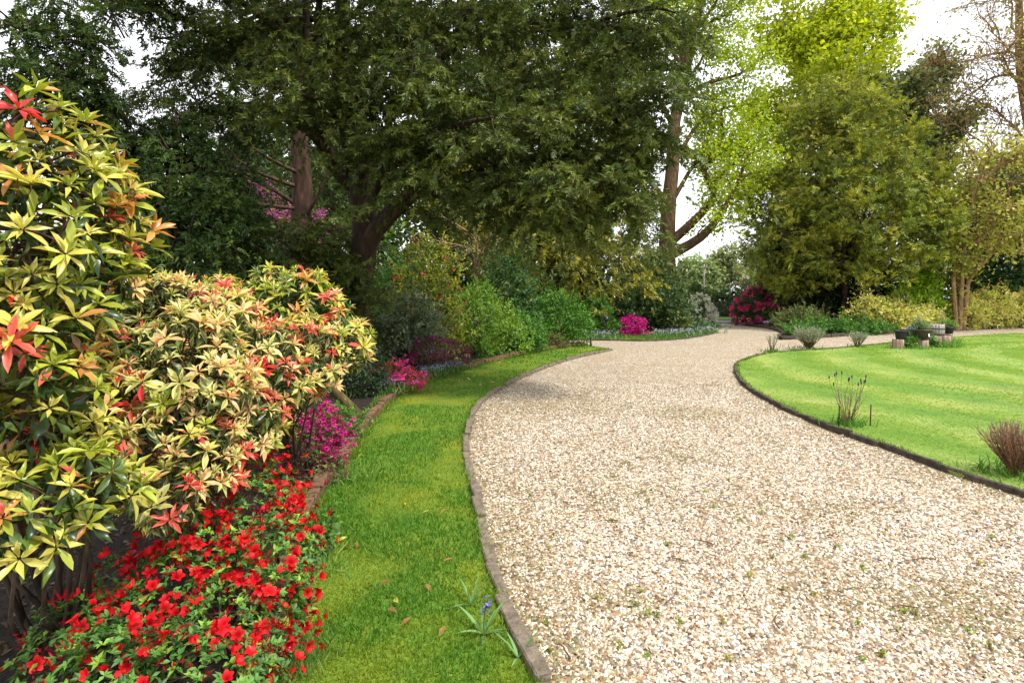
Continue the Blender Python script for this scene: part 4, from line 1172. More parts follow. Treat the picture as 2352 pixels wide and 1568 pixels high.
# ------------------------------------------------------------------ the broad golden green yew across the drive
YR = np.array([19.4, 33.5, .05])
root = thing('yew_tree', 'broad olive green yew tree standing behind the lavender and bed of ground cover', 'tree', YR)
bark, fol, trunk = Geo(), Geo(), Geo()
for k, (ox, oy, lean, h, r) in enumerate([(0, 0, .0, 14, .3), (-.6, .3, -.08, 11, .2), (.7, -.2, .07, 12, .22), (1.3, .4, .14, 10, .18), (-.2, -.7, -.02, 9.5, .18)]):
    s = catmull([YR + [ox, oy, 0], YR + [ox + lean * 2, oy, 2.5], YR + [ox + lean * h * .6, oy, h * .6], YR + [ox + lean * h, oy, h]], .7)
    tube(trunk, s, np.linspace(r, .04, len(s)), 8, (1.3, .9, .7))
trunk.build('trunk', M['bark'], root, True)
lumps = []
for k in range(46):
    t = (k + .5) / 46
    z = 2.3 + 12.0 * t
    rad = np.interp(z, [2, 4.0, 7.0, 10, 13, 15], [4.4, 5.5, 5.2, 4.1, 2.4, .6])
    az = k * 2.399
    if z < 5.5 and math.cos(az) < 0: rad *= .8
    r = np.interp(z, [2, 6, 12, 15], [1.7, 1.9, 1.4, .9]) * (.8 + .4 * RNG.random())
    c = YR + np.array([math.cos(az) * max(0, rad - r * .6), math.sin(az) * max(0, rad - r * .6), z])
    lumps.append((*c, r, r, r * .9))
    l = catmull([YR + [0, 0, max(.5, z - rad * .5)], (YR + [0, 0, z - rad * .3]) * .5 + c * .5, c], .8)
    tube(bark, l, np.linspace(.06, .02, len(l)), 5, (1.2, .9, .7))
lumps.append((*(YR + [0, 0, 8]), 2.4, 2.4, 5.5))
plume_crown(fol, lumps, 2300, 9, 1.25, .46, [(.22, .25, .028), (.28, .29, .03), (.16, .2, .026), (.11, .15, .022), (.33, .32, .04)], up=.6, droop=.25, inner=.55, zmin=1.7, bark=bark)
n = 0
bark.build('branch', M['bark'], root, True); fol.build('crown', M['needle'], root, kind='stuff')
print('yew3 sprays', n)

# ------------------------------------------------------------------ feathery golden conifers behind the bed
def conifer(name, label, base, h, rad, nl, pal, droop=.2, z_lo=.8, spray_len=.5, step=.52, seed=0, trunk_r=.25, group=None, up=.3, twig=.27, sec=1.8, sstep=.11, dens=17):
    root = thing(name, label, 'tree', base, group)
    bark, fol, trunk = Geo(), Geo(), Geo()
    b = np.array(base)
    s = catmull([b - [0, 0, .05], b + [.1, 0, h * .33], b + [-.1, .1, h * .66], b + [0, 0, h * .97]], .8)
    tube(trunk, s, np.linspace(trunk_r, .04, len(s)), 8)
    trunk.build('trunk', M['bark'], root, True)
    limbs = []
    for k in range(nl):
        t = (k + .6 * RNG.random()) / nl
        z = z_lo + (h - z_lo) * t
        r = rad * (1 - .75 * t) * (.8 + .35 * RNG.random())
        az = k * 2.399 + RNG.normal() * .2
        limbs.append((grow(b + [0, 0, z], np.array([math.cos(az), math.sin(az), up]), r, 6, .12, droop * .5), .05, .015))
    for pts, a_, b_ in limbs: tube(bark, pts, np.linspace(a_, b_, len(pts)), 5)
    lumps = []
    for k, (pts, a_, b_) in enumerate(limbs):
        e = pts[-2]; r = .5 + rad * .17 * (1 - .5 * k / nl)
        lumps.append((*e, r * 1.15, r * 1.15, r * .62))
        if k % 2 == 0: lumps.append((*(pts[3]), r, r, r * .6))
    plume_crown(fol, lumps, int(nl * dens), 8, 1.15, spray_len, pal, up=.1, droop=.55, inner=.5, zmin=z_lo * .6)
    n = 0
    bark.build('branch', M['bark'], root, True); fol.build('crown', M['needle'], root, kind='stuff')
    return n
GOLD = [(.19, .195, .024), (.25, .235, .03), (.12, .14, .022), (.07, .095, .018), (.31, .28, .035)]
conifer('cypress_tree', 'golden feathery cypress with sweeping boughs beside the grass verge', (3.9, 28.4, .05), 15, 4.1, 52, GOLD, z_lo=1.8)
conifer('cypress_tree', 'golden cypress rising behind the glossy laurel shrub', (-.2, 25.5, .05), 15, 4.2, 46, GOLD, z_lo=2.2)
DARKC = [(.03, .055, .015), (.05, .08, .02), (.075, .1, .022)]
conifer('conifer', 'dark green conifer seen between the dark bare trunk and the great yew', (-7.5, 24, .05), 13, 3.6, 34, [(.06, .1, .02), (.1, .14, .03), (.05, .08, .02)], z_lo=1.0)
conifer('conifer', 'bluish green conifer standing behind the pink blossomed branches', (-12.5, 27, .05), 11, 3.4, 30, [(.05, .09, .03), (.09, .13, .04), (.04, .07, .02)], z_lo=1.0)

for k, (x, y, h, r, lab) in enumerate(((-9.5, 33, 12.5, 4.5, 'leafy green tree filling the gap beyond the pine trunk'), (-16.5, 36, 11, 4.5, 'pale green leafy tree far behind the drooping yew'), (-3.5, 36, 14, 4.5, 'leafy tree standing behind the golden cypresses'), (2.5, 33.5, 9, 4.0, 'leafy round tree between the two golden cypresses'), (37, 41, 12, 5.0, 'dense green tree beyond the half bare tree'), (27.5, 52, 9, 5.5, 'green tree far behind the lime shrub'))):
    b = np.array([x, y, .05]); root = thing('woodland_tree', lab, 'tree', b)
    bark, fol = Geo(), Geo()
    broad_tree(bark, fol, b, catmull([b, b + [.2, 0, h * .4], b + [-.2, 0, h * .85]], 1), .28, 16, r, 8, 1.8, 11500, .33, [(.1, .17, .03), (.15, .23, .04), (.07, .12, .025)], t0=.12, spread=.5, up=.4)
    bark.build('branch', M['bark'], root, True); fol.build('crown', M['leaf'], root, kind='stuff')

# ------------------------------------------------------------------ tall bare dark trunk (pine) and the pink judas tree
b = np.array([-6.1, 16.5, .1])
root = thing('pine_tree', 'straight dark reddish pine trunk with bare side branches near the pink blossom', 'tree', b)
bark, fol, trunk = Geo(), Geo(), Geo()
s = catmull([b, P(690, 560, 16.5), P(695, 430, 16.5), P(688, 330, 16.5), P(692, 150, 16.5), P(700, -100, 16.5), P(700, -300, 16.5)], .6)
tube(trunk, s, np.linspace(.34, .16, len(s)), 10, (.7, .5, .42))
tr = trunk.build('trunk', M['bark'], root, True)
for a_, b_, c_ in (((700, 500, 16.4), (740, 430, 16.2), (760, 360, 16.1)), ((680, 470, 16.4), (600, 420, 15.8), (520, 400, 15.2)), ((685, 430, 16.4), (600, 400, 15.6), (500, 340, 14.8)), ((690, 400, 16.4), (610, 360, 15.6), (530, 300, 15)),
                   ((700, 520, 16.4), (640, 560, 15.8), (590, 585, 15.4)), ((700, 300, 16.4), (620, 250, 15.6), (560, 200, 15)), ((690, 480, 16.4), (600, 470, 15.7), (500, 440, 15.0))):
    l = catmull(px(a_, b_, c_), .4); tube(bark, l, np.linspace(.07, .015, len(l)), 6, (.9, .7, .6))
    for q in range(5):
        p, d = at_poly(l, .3 + .7 * RNG.random()); t_ = grow(p, unit(d + rdirs(1)[0] * .8), 1.2, 5, .25, 0); tube(bark, t_, np.linspace(.014, .005, len(t_)), 4, (.9, .7, .6))
limbs = []
for k in range(12):
    p, d = at_poly(s, .62 + .38 * k / 12); az = k * 2.399
    limbs.append((grow(p, np.array([math.cos(az), math.sin(az), .3]), 3.2, 6, .15, .04), .06, .015))
conifer_foliage(bark, fol, limbs, .7, 1.4, .35, .6, .14, .34, 1.1, DARKC, t0=.3, droop=.05, tw=0)
bark.build('branch', M['bark'], root, True); fol.build('crown', M['needle'], root, kind='stuff')

b = np.array([-7.0, 19.0, .1])
root = thing('judas_tree', 'slender tree with mauve pink blossom along bare branches behind the yew', 'tree', b)
bark, fl = Geo(), Geo()
tk = catmull([b, P(690, 640, 19), P(650, 560, 18.8)], .5)
t_ = Geo(); tube(t_, tk, np.linspace(.1, .06, len(tk)), 7); t_.build('trunk', M['bark'], root, True)
for pts in (((650, 560, 18.8), (620, 480, 18), (580, 420, 17.4), (545, 382, 17)), ((650, 560, 18.8), (640, 470, 18), (625, 430, 17.6), (590, 428, 17.2)), ((660, 580, 18.8), (720, 500, 18), (745, 490, 17.6)),
            ((660, 580, 18.8), (740, 560, 18), (760, 530, 17.8)), ((650, 560, 18.8), (640, 500, 18), (612, 495, 17.6)), ((660, 600, 18.8), (735, 600, 18), (742, 570, 17.8), (780, 520, 17.6)), ((650, 540, 18.6), (660, 490, 18), (672, 475, 17.6))):
    l = catmull(px(*pts), .3); tube(bark, l, np.linspace(.045, .01, len(l)), 5)
    m = 190
    u = .35 + .65 * RNG.random(m) ** .7
    x = np.array([at_poly(l, q)[0] for q in u]) + RNG.normal(size=(m, 3)) * .075
    scatter(fl, LEAF4, x, rdirs(m), rdirs(m), .07, .055, palette([(.42, .1, .3), (.5, .18, .38), (.34, .06, .24)], m))
    x = np.array([at_poly(l, q)[0] for q in .3 + .7 * RNG.random(16)]) + RNG.normal(size=(16, 3)) * .15
    scatter(fl, LEAF4, x, rdirs(16), rdirs(16), .1, .08, palette([(.5, .25, .07), (.4, .3, .06)], 16))
bark.build('branch', M['bark'], root, True); fl.build('blossom', M['petal'], root, kind='stuff')

# ------------------------------------------------------------------ the fresh green oaks
OAK_C = (1.5, 1.25, .95)
b = np.array([9.0, 33.0, .05])
root = thing('oak_tree', 'great oak with crooked limbs and fresh lime leaves beside the iron gate', 'tree', b)
bark, fol = Geo(), Geo()
tk = catmull([b, P(1533, 640, 33), P(1532, 560, 33), P(1536, 470, 33), P(1545, 380, 33), P(1550, 280, 33), P(1575, 160, 33), P(1600, 60, 33), P(1615, -60, 33)], .7)
limbs = [
    (catmull(px((1530, 590, 33), (1560, 575, 32.6), (1610, 545, 32), (1650, 500, 31.6), (1690, 430, 31.2), (1720, 350, 31)), .6), .34, .05),
    (catmull(px((1535, 560, 33), (1570, 530, 33), (1625, 475, 33), (1640, 440, 33), (1615, 385, 33), (1655, 345, 33), (1657, 265, 33)), .6), .3, .08),
    (catmull(px((1640, 420, 33), (1690, 370, 33), (1730, 330, 33)), .5), .12, .03),
    (catmull(px((1540, 470, 33), (1580, 400, 33.5), (1620, 330, 34), (1640, 250, 34)), .6), .15, .04),
    (catmull(px((1548, 380, 33), (1600, 290, 33.5), (1660, 250, 34), (1740, 240, 34)), .6), .16, .03),
    (catmull(px((1560, 230, 33), (1630, 190, 33), (1700, 170, 33), (1770, 120, 33)), .6), .16, .03),
    (catmull(px((1580, 140, 33), (1620, 60, 33), (1690, 20, 33), (1720, -60, 33)), .6), .14, .03),
    (catmull(px((1540, 470, 33), (1480, 400, 34), (1440, 300, 35), (1400, 220, 35)), .6), .18, .03),
    (catmull(px((1550, 300, 33), (1500, 200, 34), (1450, 120, 34), (1420, 40, 34)), .6), .16, .03),
    (catmull(px((1575, 160, 33), (1540, 60, 33), (1500, -20, 33)), .6), .14, .03),
]
FRESH = [(.3, .38, .015), (.36, .44, .02), (.2, .3, .015), (.44, .48, .03)]
broad_tree(bark, fol, b, tk, .55, 4, 5.5, 14, 2.0, 34000, .17, FRESH, limbs=limbs, t0=.6, bark_c=OAK_C, spread=.36)
bark.build('branch', M['bark'], root, True); fol.build('crown', M['fresh'], root, kind='stuff')

b = np.array([25.0, 45.5, .05])
root = thing('oak_tree', 'tall bright lime crowned tree rising over the broad olive yew', 'tree', b)
bark, fol = Geo(), Geo()
tk = catmull([b, b + [0, 0, 6], b + [.5, 0, 11], b + [.2, .3, 17], b + [.4, 0, 21]], 1)
broad_tree(bark, fol, b, tk, .55, 19, 9.5, 12, 2.6, 42000, .31, [(.34, .4, .012), (.42, .46, .02), (.25, .33, .015), (.5, .5, .03)], t0=.5, bark_c=OAK_C, spread=.5, up=.4)
bark.build('branch', M['bark'], root, True); fol.build('crown', M['fresh'], root, kind='stuff')

b = np.array([29.0, 40.0, .05])
root = thing('holm_oak', 'grey green holm oak crown showing behind the olive yew', 'tree', b)
bark, fol = Geo(), Geo()
tk = catmull([b, b + [0, 0, 5], b + [-.5, 0, 10], b + [-1, .3, 16]], 1)
broad_tree(bark, fol, b, tk, .4, 16, 4.6, 10, 1.8, 20000, .3, [(.15, .18, .08), (.2, .22, .11), (.1, .13, .055)], t0=.3, spread=.4, up=.5)
bark.build('branch', M['bark'], root, True); fol.build('crown', M['leaf'], root, kind='stuff')

# half-bare plane tree and the twiggy shrub at the lawn's far side
b = np.array([31.0, 33.0, .05])
root = thing('plane_tree', 'tall half bare tree with countless brown twigs and few olive leaves', 'tree', b)
bark, fol = Geo(), Geo()
tk = catmull([b, b + [.4, 0, 5], b + [-.6, 0, 10], b + [-1.2, .3, 15], b + [-1.6, 0, 20]], 1)
broad_tree(bark, fol, b, tk, .5, 30, 8.0, 15, 2.6, 9000, .17, [(.3, .27, .07), (.38, .34, .09), (.26, .2, .07)], t0=.2, bark_c=(3.6, 3.0, 2.2), spread=.35, up=.3, wob=.28, twig_r=2.0, ntw=8, r_limb=.12)
bark.build('branch', M['bark'], root, True); fol.build('crown', M['leaf'], root, kind='stuff')
b = np.array([23.9, 30.5, .05])
root = thing('twiggy_tree', 'pale stemmed twiggy small tree with yellow green leaves behind the yellow shrubs', 'tree', b)
bark, fol = Geo(), Geo()
limbs = []
for pts in (((2197, 757, 30.5), (2190, 640, 30.3), (2205, 570, 30.2), (2200, 500, 30), (2160, 440, 29.5)), ((2212, 757, 30.5), (2225, 640, 30.4), (2240, 560, 30.2), (2290, 480, 29.8), (2330, 420, 29)),
            ((2204, 757, 30.5), (2212, 600, 30.2), (2225, 500, 29.8), (2250, 400, 29.4), (2290, 330, 29)), ((2225, 640, 30.4), (2270, 590, 29.8), (2320, 540, 29.2), (2350, 560, 28.6)), ((2240, 560, 30), (2300, 500, 29), (2350, 470, 28), (2400, 500, 27.5)),
            ((2250, 420, 29.4), (2310, 370, 29), (2360, 360, 28.5)), ((2200, 500, 30), (2230, 420, 30.4), (2240, 340, 30.6))):
    limbs.append((catmull(px(*pts), .5), .13, .03))
broad_tree(bark, fol, b, limbs[0][0][:3], .15, 0, 1, 16, 1.4, 4800, .17, [(.42, .42, .06), (.34, .36, .05), (.48, .44, .09)], limbs=limbs, bark_c=(4.6, 4.0, 3.0), spread=.28, twig_r=1.9, ntw=7)
bark.build('branch', M['bark'], root, True); fol.build('crown', M['leaf'], root, kind='stuff')

# ------------------------------------------------------------------ shrubs of the long border
GREEN = [(.06, .15, .025), (.09, .2, .03), (.04, .1, .02)]
shrub('rhododendron', 'grey green leathery rhododendron under the yew with dark stems', 'shrub', -2.45, 12.9, 1.0, .8, 1.65, [(.14, .18, .1), (.2, .24, .14), (.09, .13, .065)], 5200, .1, LEAF4, ratio=.36, droop=.5, k=10, mat='leaf', stem_n=26, stem_r=.014)
shrub('camellia', 'yellow leaved camellia dotted with red blooms behind the grey green rhododendron', 'shrub', -2.2, 14.6, 1.15, .9, 3.15, [(.34, .35, .03), (.46, .43, .05), (.14, .19, .03), (.08, .13, .025)], 8000, .075, LEAF4, ratio=.5, k=13, stem_n=20,
      flowers=dict(n=26, size=.06, pal=[(.6, .04, .05), (.65, .1, .12)], per=9, sel=lambda p: p[:, 1] < 14.6))
shrub('spiraea_shrub', 'soft fresh green shrub spilling over the brick edging', 'shrub', -.95, 15.9, 1.3, 1.1, 1.95, [(.16, .28, .03), (.22, .34, .035), (.1, .2, .025)], 11000, .06, ratio=.5, k=14, size=.4)
shrub('laurel_shrub', 'tall glossy dark green laurel with large leaves', 'shrub', -.1, 18.6, 1.15, .9, 3.2, [(.04, .1, .03), (.06, .14, .035), (.1, .17, .05)], 5200, .13, LEAF4, ratio=.38, k=12, mat='leaf')
shrub('privet_shrub', 'bright emerald shrub at the tip of the bed by the lamp', 'shrub', 1.55, 19.5, 1.15, .75, 1.85, [(.08, .21, .022), (.13, .3, .03), (.05, .13, .018)], 10000, .06, k=13, ratio=.55)
shrub('privet_shrub', 'low emerald green shrub between the soft green shrub and the laurel', 'shrub', .25, 17.2, .95, .7, 1.15, [(.07, .19, .02), (.12, .27, .03), (.05, .13, .02)], 7500, .055, k=11, ratio=.55)
shrub('small_leaved_shrub', 'young lime green shrub growing against the great yew trunk', 'shrub', -3.2, 15.4, 1.3, .8, 2.3, [(.08, .2, .03), (.12, .26, .04), (.06, .15, .03)], 6500, .07, k=11, ratio=.55)
shrub('heather_plant', 'low reddish green heather along the brick edging near the lamp', 'plant', 1.35, 18.5, .55, .3, .45, [(.12, .12, .03), (.2, .08, .05), (.1, .16, .03)], 1500, .035, k=6)
shrub('heather_plant', 'low mixed green plant at the foot of the emerald shrub', 'plant', .75, 17.4, .5, .3, .4, [(.1, .14, .03), (.14, .2, .04)], 1300, .035, k=6)
shrub('fern_plant', 'small pale green fern beside the brick edging', 'plant', -.7, 14.6, .2, .2, .38, [(.14, .28, .03)], 260, .1, k=4, ratio=.22)
shrub('dark_shrub', 'dark small conifer bush beside the mossy root and forget-me-nots', 'shrub', -2.35, 8.9, .45, .4, .75, [(.02, .04, .015), (.03, .06, .02)], 3600, .05, NEEDLE, k=8, ratio=.2)
# understory behind
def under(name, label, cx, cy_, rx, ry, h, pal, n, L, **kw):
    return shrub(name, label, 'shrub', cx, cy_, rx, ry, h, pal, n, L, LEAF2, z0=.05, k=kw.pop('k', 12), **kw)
under('laurel_hedge', 'deep green laurel mass below the golden cypress boughs', 4.0, 26.6, 1.9, 1.2, 2.6, [(.025, .06, .02), (.04, .09, .025), (.07, .12, .035)], 6500, .14)
under('rhododendron', 'dark rhododendron with a paler rounded top beside the magenta azalea', 7.0, 27.6, 1.5, 1.2, 2.5, [(.05, .1, .035), (.08, .13, .045), (.03, .06, .02)], 5500, .14)
under('rhododendron', 'tall pale olive rhododendron between the oak and the grass verge', 7.7, 30.6, 1.7, 1.5, 4.3, [(.11, .15, .05), (.15, .19, .06), (.06, .1, .03)], 7000, .17)
under('privet_shrub', 'bright green mounded shrub behind the standing lamp', 3.6, 25.0, 1.1, .8, 1.5, [(.05, .15, .02), (.09, .22, .03)], 6000, .08)
under('box_shrub', 'loose yellow green bush between the magenta azalea and the gate', 7.7, 27.2, .8, .6, 1.35, [(.12, .16, .03), (.16, .2, .04)], 2500, .1)
under('holly_bush', 'mixed green bush with upright stems beside the brick pier', 9.1, 33.4, 1.0, 1.0, 3.4, [(.07, .12, .03), (.12, .16, .04), (.18, .2, .03)], 5000, .16)
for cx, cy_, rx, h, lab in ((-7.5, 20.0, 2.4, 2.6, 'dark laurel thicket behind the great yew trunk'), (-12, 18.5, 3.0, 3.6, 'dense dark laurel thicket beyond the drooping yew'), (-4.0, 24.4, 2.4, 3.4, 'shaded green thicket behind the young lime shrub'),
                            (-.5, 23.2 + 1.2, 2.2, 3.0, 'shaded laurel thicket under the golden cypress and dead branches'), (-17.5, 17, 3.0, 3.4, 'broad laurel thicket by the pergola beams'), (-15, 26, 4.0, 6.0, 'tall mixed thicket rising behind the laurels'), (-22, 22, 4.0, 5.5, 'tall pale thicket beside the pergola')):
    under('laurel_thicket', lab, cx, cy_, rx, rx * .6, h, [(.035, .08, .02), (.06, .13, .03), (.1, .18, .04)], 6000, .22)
# dead grey branches under the yew
b = np.array([-1.2, 21.9, .05])
root = thing('dead_shrub', 'tangle of bare pale grey branches above the camellia', 'shrub', b)
bark = Geo()
for pts in (((1090, 760, 22), (1090, 640, 22), (1080, 575, 21.8), (1010, 555, 21), (960, 540, 20.5)), ((1090, 640, 22), (1105, 580, 21.5), (1130, 545, 21), (1160, 520, 20.5)), ((1090, 640, 22), (1095, 560, 21.6), (1070, 530, 21), (1020, 500, 20.5)),
            ((1090, 640, 22), (1130, 590, 21.6), (1180, 570, 21), (1230, 575, 20.6))):
    l = catmull(px(*pts), .3); tube(bark, l, np.linspace(.07, .015, len(l)), 6, (3.2, 2.9, 2.4))
    for q in range(16):
        p, d = at_poly(l, .35 + .65 * RNG.random()); t_ = grow(p, unit(d + rdirs(1)[0] * .9), .5 + RNG.random() * .8, 6, .3, 0)
        tube(bark, t_, np.linspace(.016, .006, len(t_)), 4, (3.2, 2.9, 2.4))
bark.build('branch', M['bark'], root, True)

# far side of the drive
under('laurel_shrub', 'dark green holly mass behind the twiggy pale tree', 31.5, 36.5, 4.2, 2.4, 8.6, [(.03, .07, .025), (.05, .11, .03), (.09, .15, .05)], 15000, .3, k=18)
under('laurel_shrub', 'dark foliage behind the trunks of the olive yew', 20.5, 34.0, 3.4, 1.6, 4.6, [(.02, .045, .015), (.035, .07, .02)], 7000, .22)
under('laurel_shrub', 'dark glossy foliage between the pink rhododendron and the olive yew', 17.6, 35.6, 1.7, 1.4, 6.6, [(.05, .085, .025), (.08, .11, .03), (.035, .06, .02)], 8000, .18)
under('lime_shrub', 'fresh lime green shrub above the brown tree stump', 22.0, 31.0, 1.5, 1.0, 3.0, [(.28, .43, .025), (.36, .5, .03), (.18, .3, .025)], 5500, .17)
YEL = [(.56, .52, .12), (.64, .6, .22), (.42, .44, .07), (.18, .24, .04), (.5, .27, .09)]
YW = [3, 3, 2, 1.6, .4]
for i, (dx, Y, w, h, lab) in enumerate(((2008, 28.6, 1.9, 1.9, 'sunlit yellow pieris beside the red trunks of the olive yew'), (2062, 28.4, 2.0, 1.2, 'low yellow pieris behind the black pots'), (2118, 29.4, 1.5, 1.2, 'small yellow pieris in front of the tree stump'),
                                       (2215, 31.0, 2.3, 1.7, 'yellow pieris at the foot of the twiggy tree'), (2275, 31.8, 2.6, 2.2, 'tall cream yellow pieris with reddish tips on the far bank'), (2345, 33.0, 2.6, 2.0, 'rounded cream yellow pieris at the end of the far bank'))):
    under('pieris_shrub', lab, (dx - 1176) / F * Y, Y, w * .62, .75, h, YEL, 3000, .13, wts=YW, k=10, ratio=.42)
shrub('ground_cover', 'low dark green leafy ground cover beneath the olive yew', 'plant', 15.6, 26.9, 2.6, 1.0, .55, [(.06, .16, .02), (.09, .22, .03), (.04, .1, .015)], 6000, .13, LEAF2, z0=.06, k=16, size=.34, ratio=.35)
shrub('ground_cover', 'small mound of glossy ground cover at the corner of the bed', 'plant', 12.6, 24.9, .8, .6, .4, [(.06, .16, .02), (.09, .22, .03)], 1800, .1, LEAF2, z0=.06, k=7, ratio=.35)
shrub('rosemary_bush', 'grey olive bush between the pink rhododendron and the ground cover', 'shrub', 14.9, 29.2, 1.3, .9, 1.2, [(.1, .13, .035), (.15, .18, .05)], 4000, .12, NEEDLE, z0=.06, k=9, ratio=.3)
shrub('pink_rhododendron', 'bright pink rhododendron in flower beside the gate pier', 'shrub', 15.3, 35.6, 1.6, 1.1, 2.35, [(.03, .06, .02), (.05, .09, .025), (.09, .13, .03)], 5500, .13, LEAF4, z0=.05, k=12, ratio=.4,
      flowers=dict(n=150, size=.16, pal=[(.8, .06, .3), (.82, .12, .38), (.74, .04, .22)], per=12, sel=lambda p: p[:, 1] < 36))
shrub('white_rhododendron', 'white flowering rhododendron drooping over the iron gate', 'shrub', 11.9, 35.9, .95, .8, 1.95, [(.07, .12, .03), (.1, .15, .04)], 2600, .13, LEAF4, z0=.05, k=8, ratio=.4,
      flowers=dict(n=150, size=.17, pal=[(.82, .8, .78), (.78, .74, .72)], per=12, sel=lambda p: (p[:, 0] > 11.2) & (p[:, 1] < 36.1)))

# ------------------------------------------------------------------ flower drifts in the border
def drift(name, label, pts, n, pal, leafpal, size, z0, hgt, spread):
    root = thing(name, label, 'flowers', (pts[0][0], pts[0][1], z0))
    pts = np.array(pts); i = RNG.integers(0, len(pts), n)
    p = np.concatenate([pts[i] + RNG.normal(size=(n, 2)) * spread, np.full((n, 1), z0)], 1)
    g = Geo(); m = n * 4
    q = np.repeat(p, 4, 0) + RNG.normal(size=(m, 3)) * np.array([.03, .03, 0])
    ax = unit(RNG.normal(size=(m, 3)) * .5 + np.array([0, 0, 1]))
    scatter(g, LEAF2, q, ax, rdirs(m), hgt * (.5 + .7 * RNG.random(m)), .018, palette(leafpal, m))
    g.build('foliage', M['leaf'], root, kind='stuff')
    f = Geo(); per = 5
    q = np.repeat(p + np.stack([np.zeros(n), np.zeros(n), hgt * (.7 + .5 * RNG.random(n))], 1), per, 0) + RNG.normal(size=(n * per, 3)) * .02
    scatter(f, LEAF2, q, rdirs(n * per) + np.array([0, 0, .3]), rdirs(n * per) + np.array([0, -.5, 1]), size, size, palette(pal, n * per))
    f.build('blossom', M['petal'], root, kind='stuff')
    return root
BLUE = [(.3, .36, .62), (.38, .43, .68), (.24, .27, .52)]
drift('forget_me_nots', 'drift of pale blue forget-me-nots around the coral azalea', [(-2.25, 9.3), (-2.2, 9.9), (-2.05, 9.6), (-1.95, 9.2), (-2.35, 9.0)], 200, BLUE, [(.08, .17, .03), (.12, .22, .04)], .014, BED_Z, .2, .16)
drift('forget_me_nots', 'scattered blue flowers below the plum azalea', [(-1.6, 11.3), (-1.4, 11.8), (-1.25, 12.2)], 160, BLUE, [(.08, .17, .03)], .014, BED_Z, .16, .14)
drift('bluebells', 'tiny blue flowers by the grass at the corner of the red azalea', [(-.98, 2.35), (-1.0, 2.25)], 10, BLUE, [(.07, .16, .03)], .008, BED_Z, .08, .05)
drift('bedding_flowers', 'pale green seedlings with blue specks under the verge lamp', [(3.6, 23.4), (6.5, 24.3), (7.6, 25.2), (9.0, 27.0)], 260, [(.3, .3, .6), (.6, .6, .6)], [(.1, .2, .06), (.16, .26, .1)], .03, .04, .26, .45)
drift('daffodil_leaves', 'clump of tall grey green daffodil leaves before the brick pier', [(10.6, 31.5), (10.2, 32.5), (9.6, 30.3)], 200, [(.3, .36, .2)], [(.1, .2, .08), (.16, .26, .12)], .02, .04, .5, .4)
shrub('sedum_plant', 'low mossy green plant behind the purple azalea', 'plant', -2.0, 6.3, .45, .4, .3, [(.07, .15, .025), (.12, .2, .03)], 2600, .03, k=8, ratio=.6)
shrub('ivy_patch', 'small green leafy clump at the edge of the red azalea', 'plant', -1.18, 3.45, .14, .2, .22, [(.1, .22, .03), (.06, .14, .02)], 420, .035, LEAF4, k=4, ratio=.6)

# mossy tree root reaching to the edging
root = thing('mossy_root', 'thick mossy brown branch reaching down to the bed beneath the lime shrub', 'branch', (-2.05, 7.0, .1))
g = Geo(); l = catmull(px((700, 800, 6.4), (730, 850, 6.5), (770, 900, 6.7), (830, 960, 7.0), (845, 975, 7.05)), .15)
tube(g, l, np.linspace(.05, .07, len(l)), 8, (1.1, 1.1, .6)); g.build('branch', M['bark'], root, True)

# ------------------------------------------------------------------ lavender round the lawn
def lavender(label, base, w, h, n, pal, heads=0, head_c=(.06, .02, .06), bare=.45, tuft=60, stem_c=(1.6, 1.3, .9), mat='leaf', leaf=.05):
    root = thing('lavender_bush', label, 'lavender', base)
    b = np.array(base)
    bark, g, hd = Geo(), Geo(), Geo()
    for k in range(n):
        az = RNG.random() * 6.28; t = math.sqrt(RNG.random())
        d = np.array([math.cos(az) * t * w / h * .55, math.sin(az) * t * w / h * .55, 1])
        l = grow(b + np.array([math.cos(az), math.sin(az), 0]) * .04 * w, unit(d), h * (.75 + .25 * RNG.random()) * math.sqrt(1 + (t * w / h * .4) ** 2), 6, .1, -.05)
        tube(bark, l, np.linspace(.004 * h / .6 + .002, .0018, len(l)), 4, stem_c)
        m = 16
        u = bare + (1 - bare) * RNG.random(m)
        q = np.array([at_poly(l, a)[0] for a in u]); dd = np.array([at_poly(l, a)[1] for a in u])
        scatter(g, NEEDLE, q, unit(dd + rdirs(m) * .55), rdirs(m), leaf * (.7 + .6 * RNG.random(m)), leaf * .22, palette(pal, m))
        if k < heads:
            e = l[-1]; dd = unit(l[-1] - l[-2]); hl = grow(e, dd, .14, 3, .05, -.1)
            tube(bark, hl, .0022, 4, (1.2, 1.3, .8))
            tube(hd, np.array([hl[-1], hl[-1] + [0, 0, .012], hl[-1] + [0, 0, .035], hl[-1] + [0, 0, .045]]), [.004, .008, .007, .003], 6, head_c)
    bark.build('stem', M['bark'], root, True)
    g.build('foliage', M[mat], root, kind='stuff')
    if heads: hd.build('flower_head', M['leaf'], root, True, kind='stuff')
    if tuft:
        t = Geo()
        q = np.concatenate([b[None, :2] + RNG.normal(size=(tuft, 2)) * w * .28, np.full((tuft, 1), .03)], 1)
        scatter(t, BLADE, q, unit(RNG.normal(size=(tuft, 3)) * .4 + np.array([0, 0, 1])), rdirs(tuft), .06 + .12 * RNG.random(tuft), .008 + .0006 * b[1], palette([(.06, .16, .02), (.1, .22, .03)], tuft))
        t.build('grass_tuft', M['blade'], root, kind='stuff')
    return root
SILV = [(.28, .31, .22), (.36, .38, .29), (.2, .24, .15)]
lavender('wide silver grey lavender bush at the lawn edge by the drive junction', (9.55, 18.3, .03), 1.05, .72, 130, SILV, bare=.45, leaf=.09, tuft=140)
lavender('small silver lavender at the lawn edge beside the stone pots', (11.6, 19.1, .03), .6, .5, 60, SILV, bare=.45, leaf=.08, tuft=60)
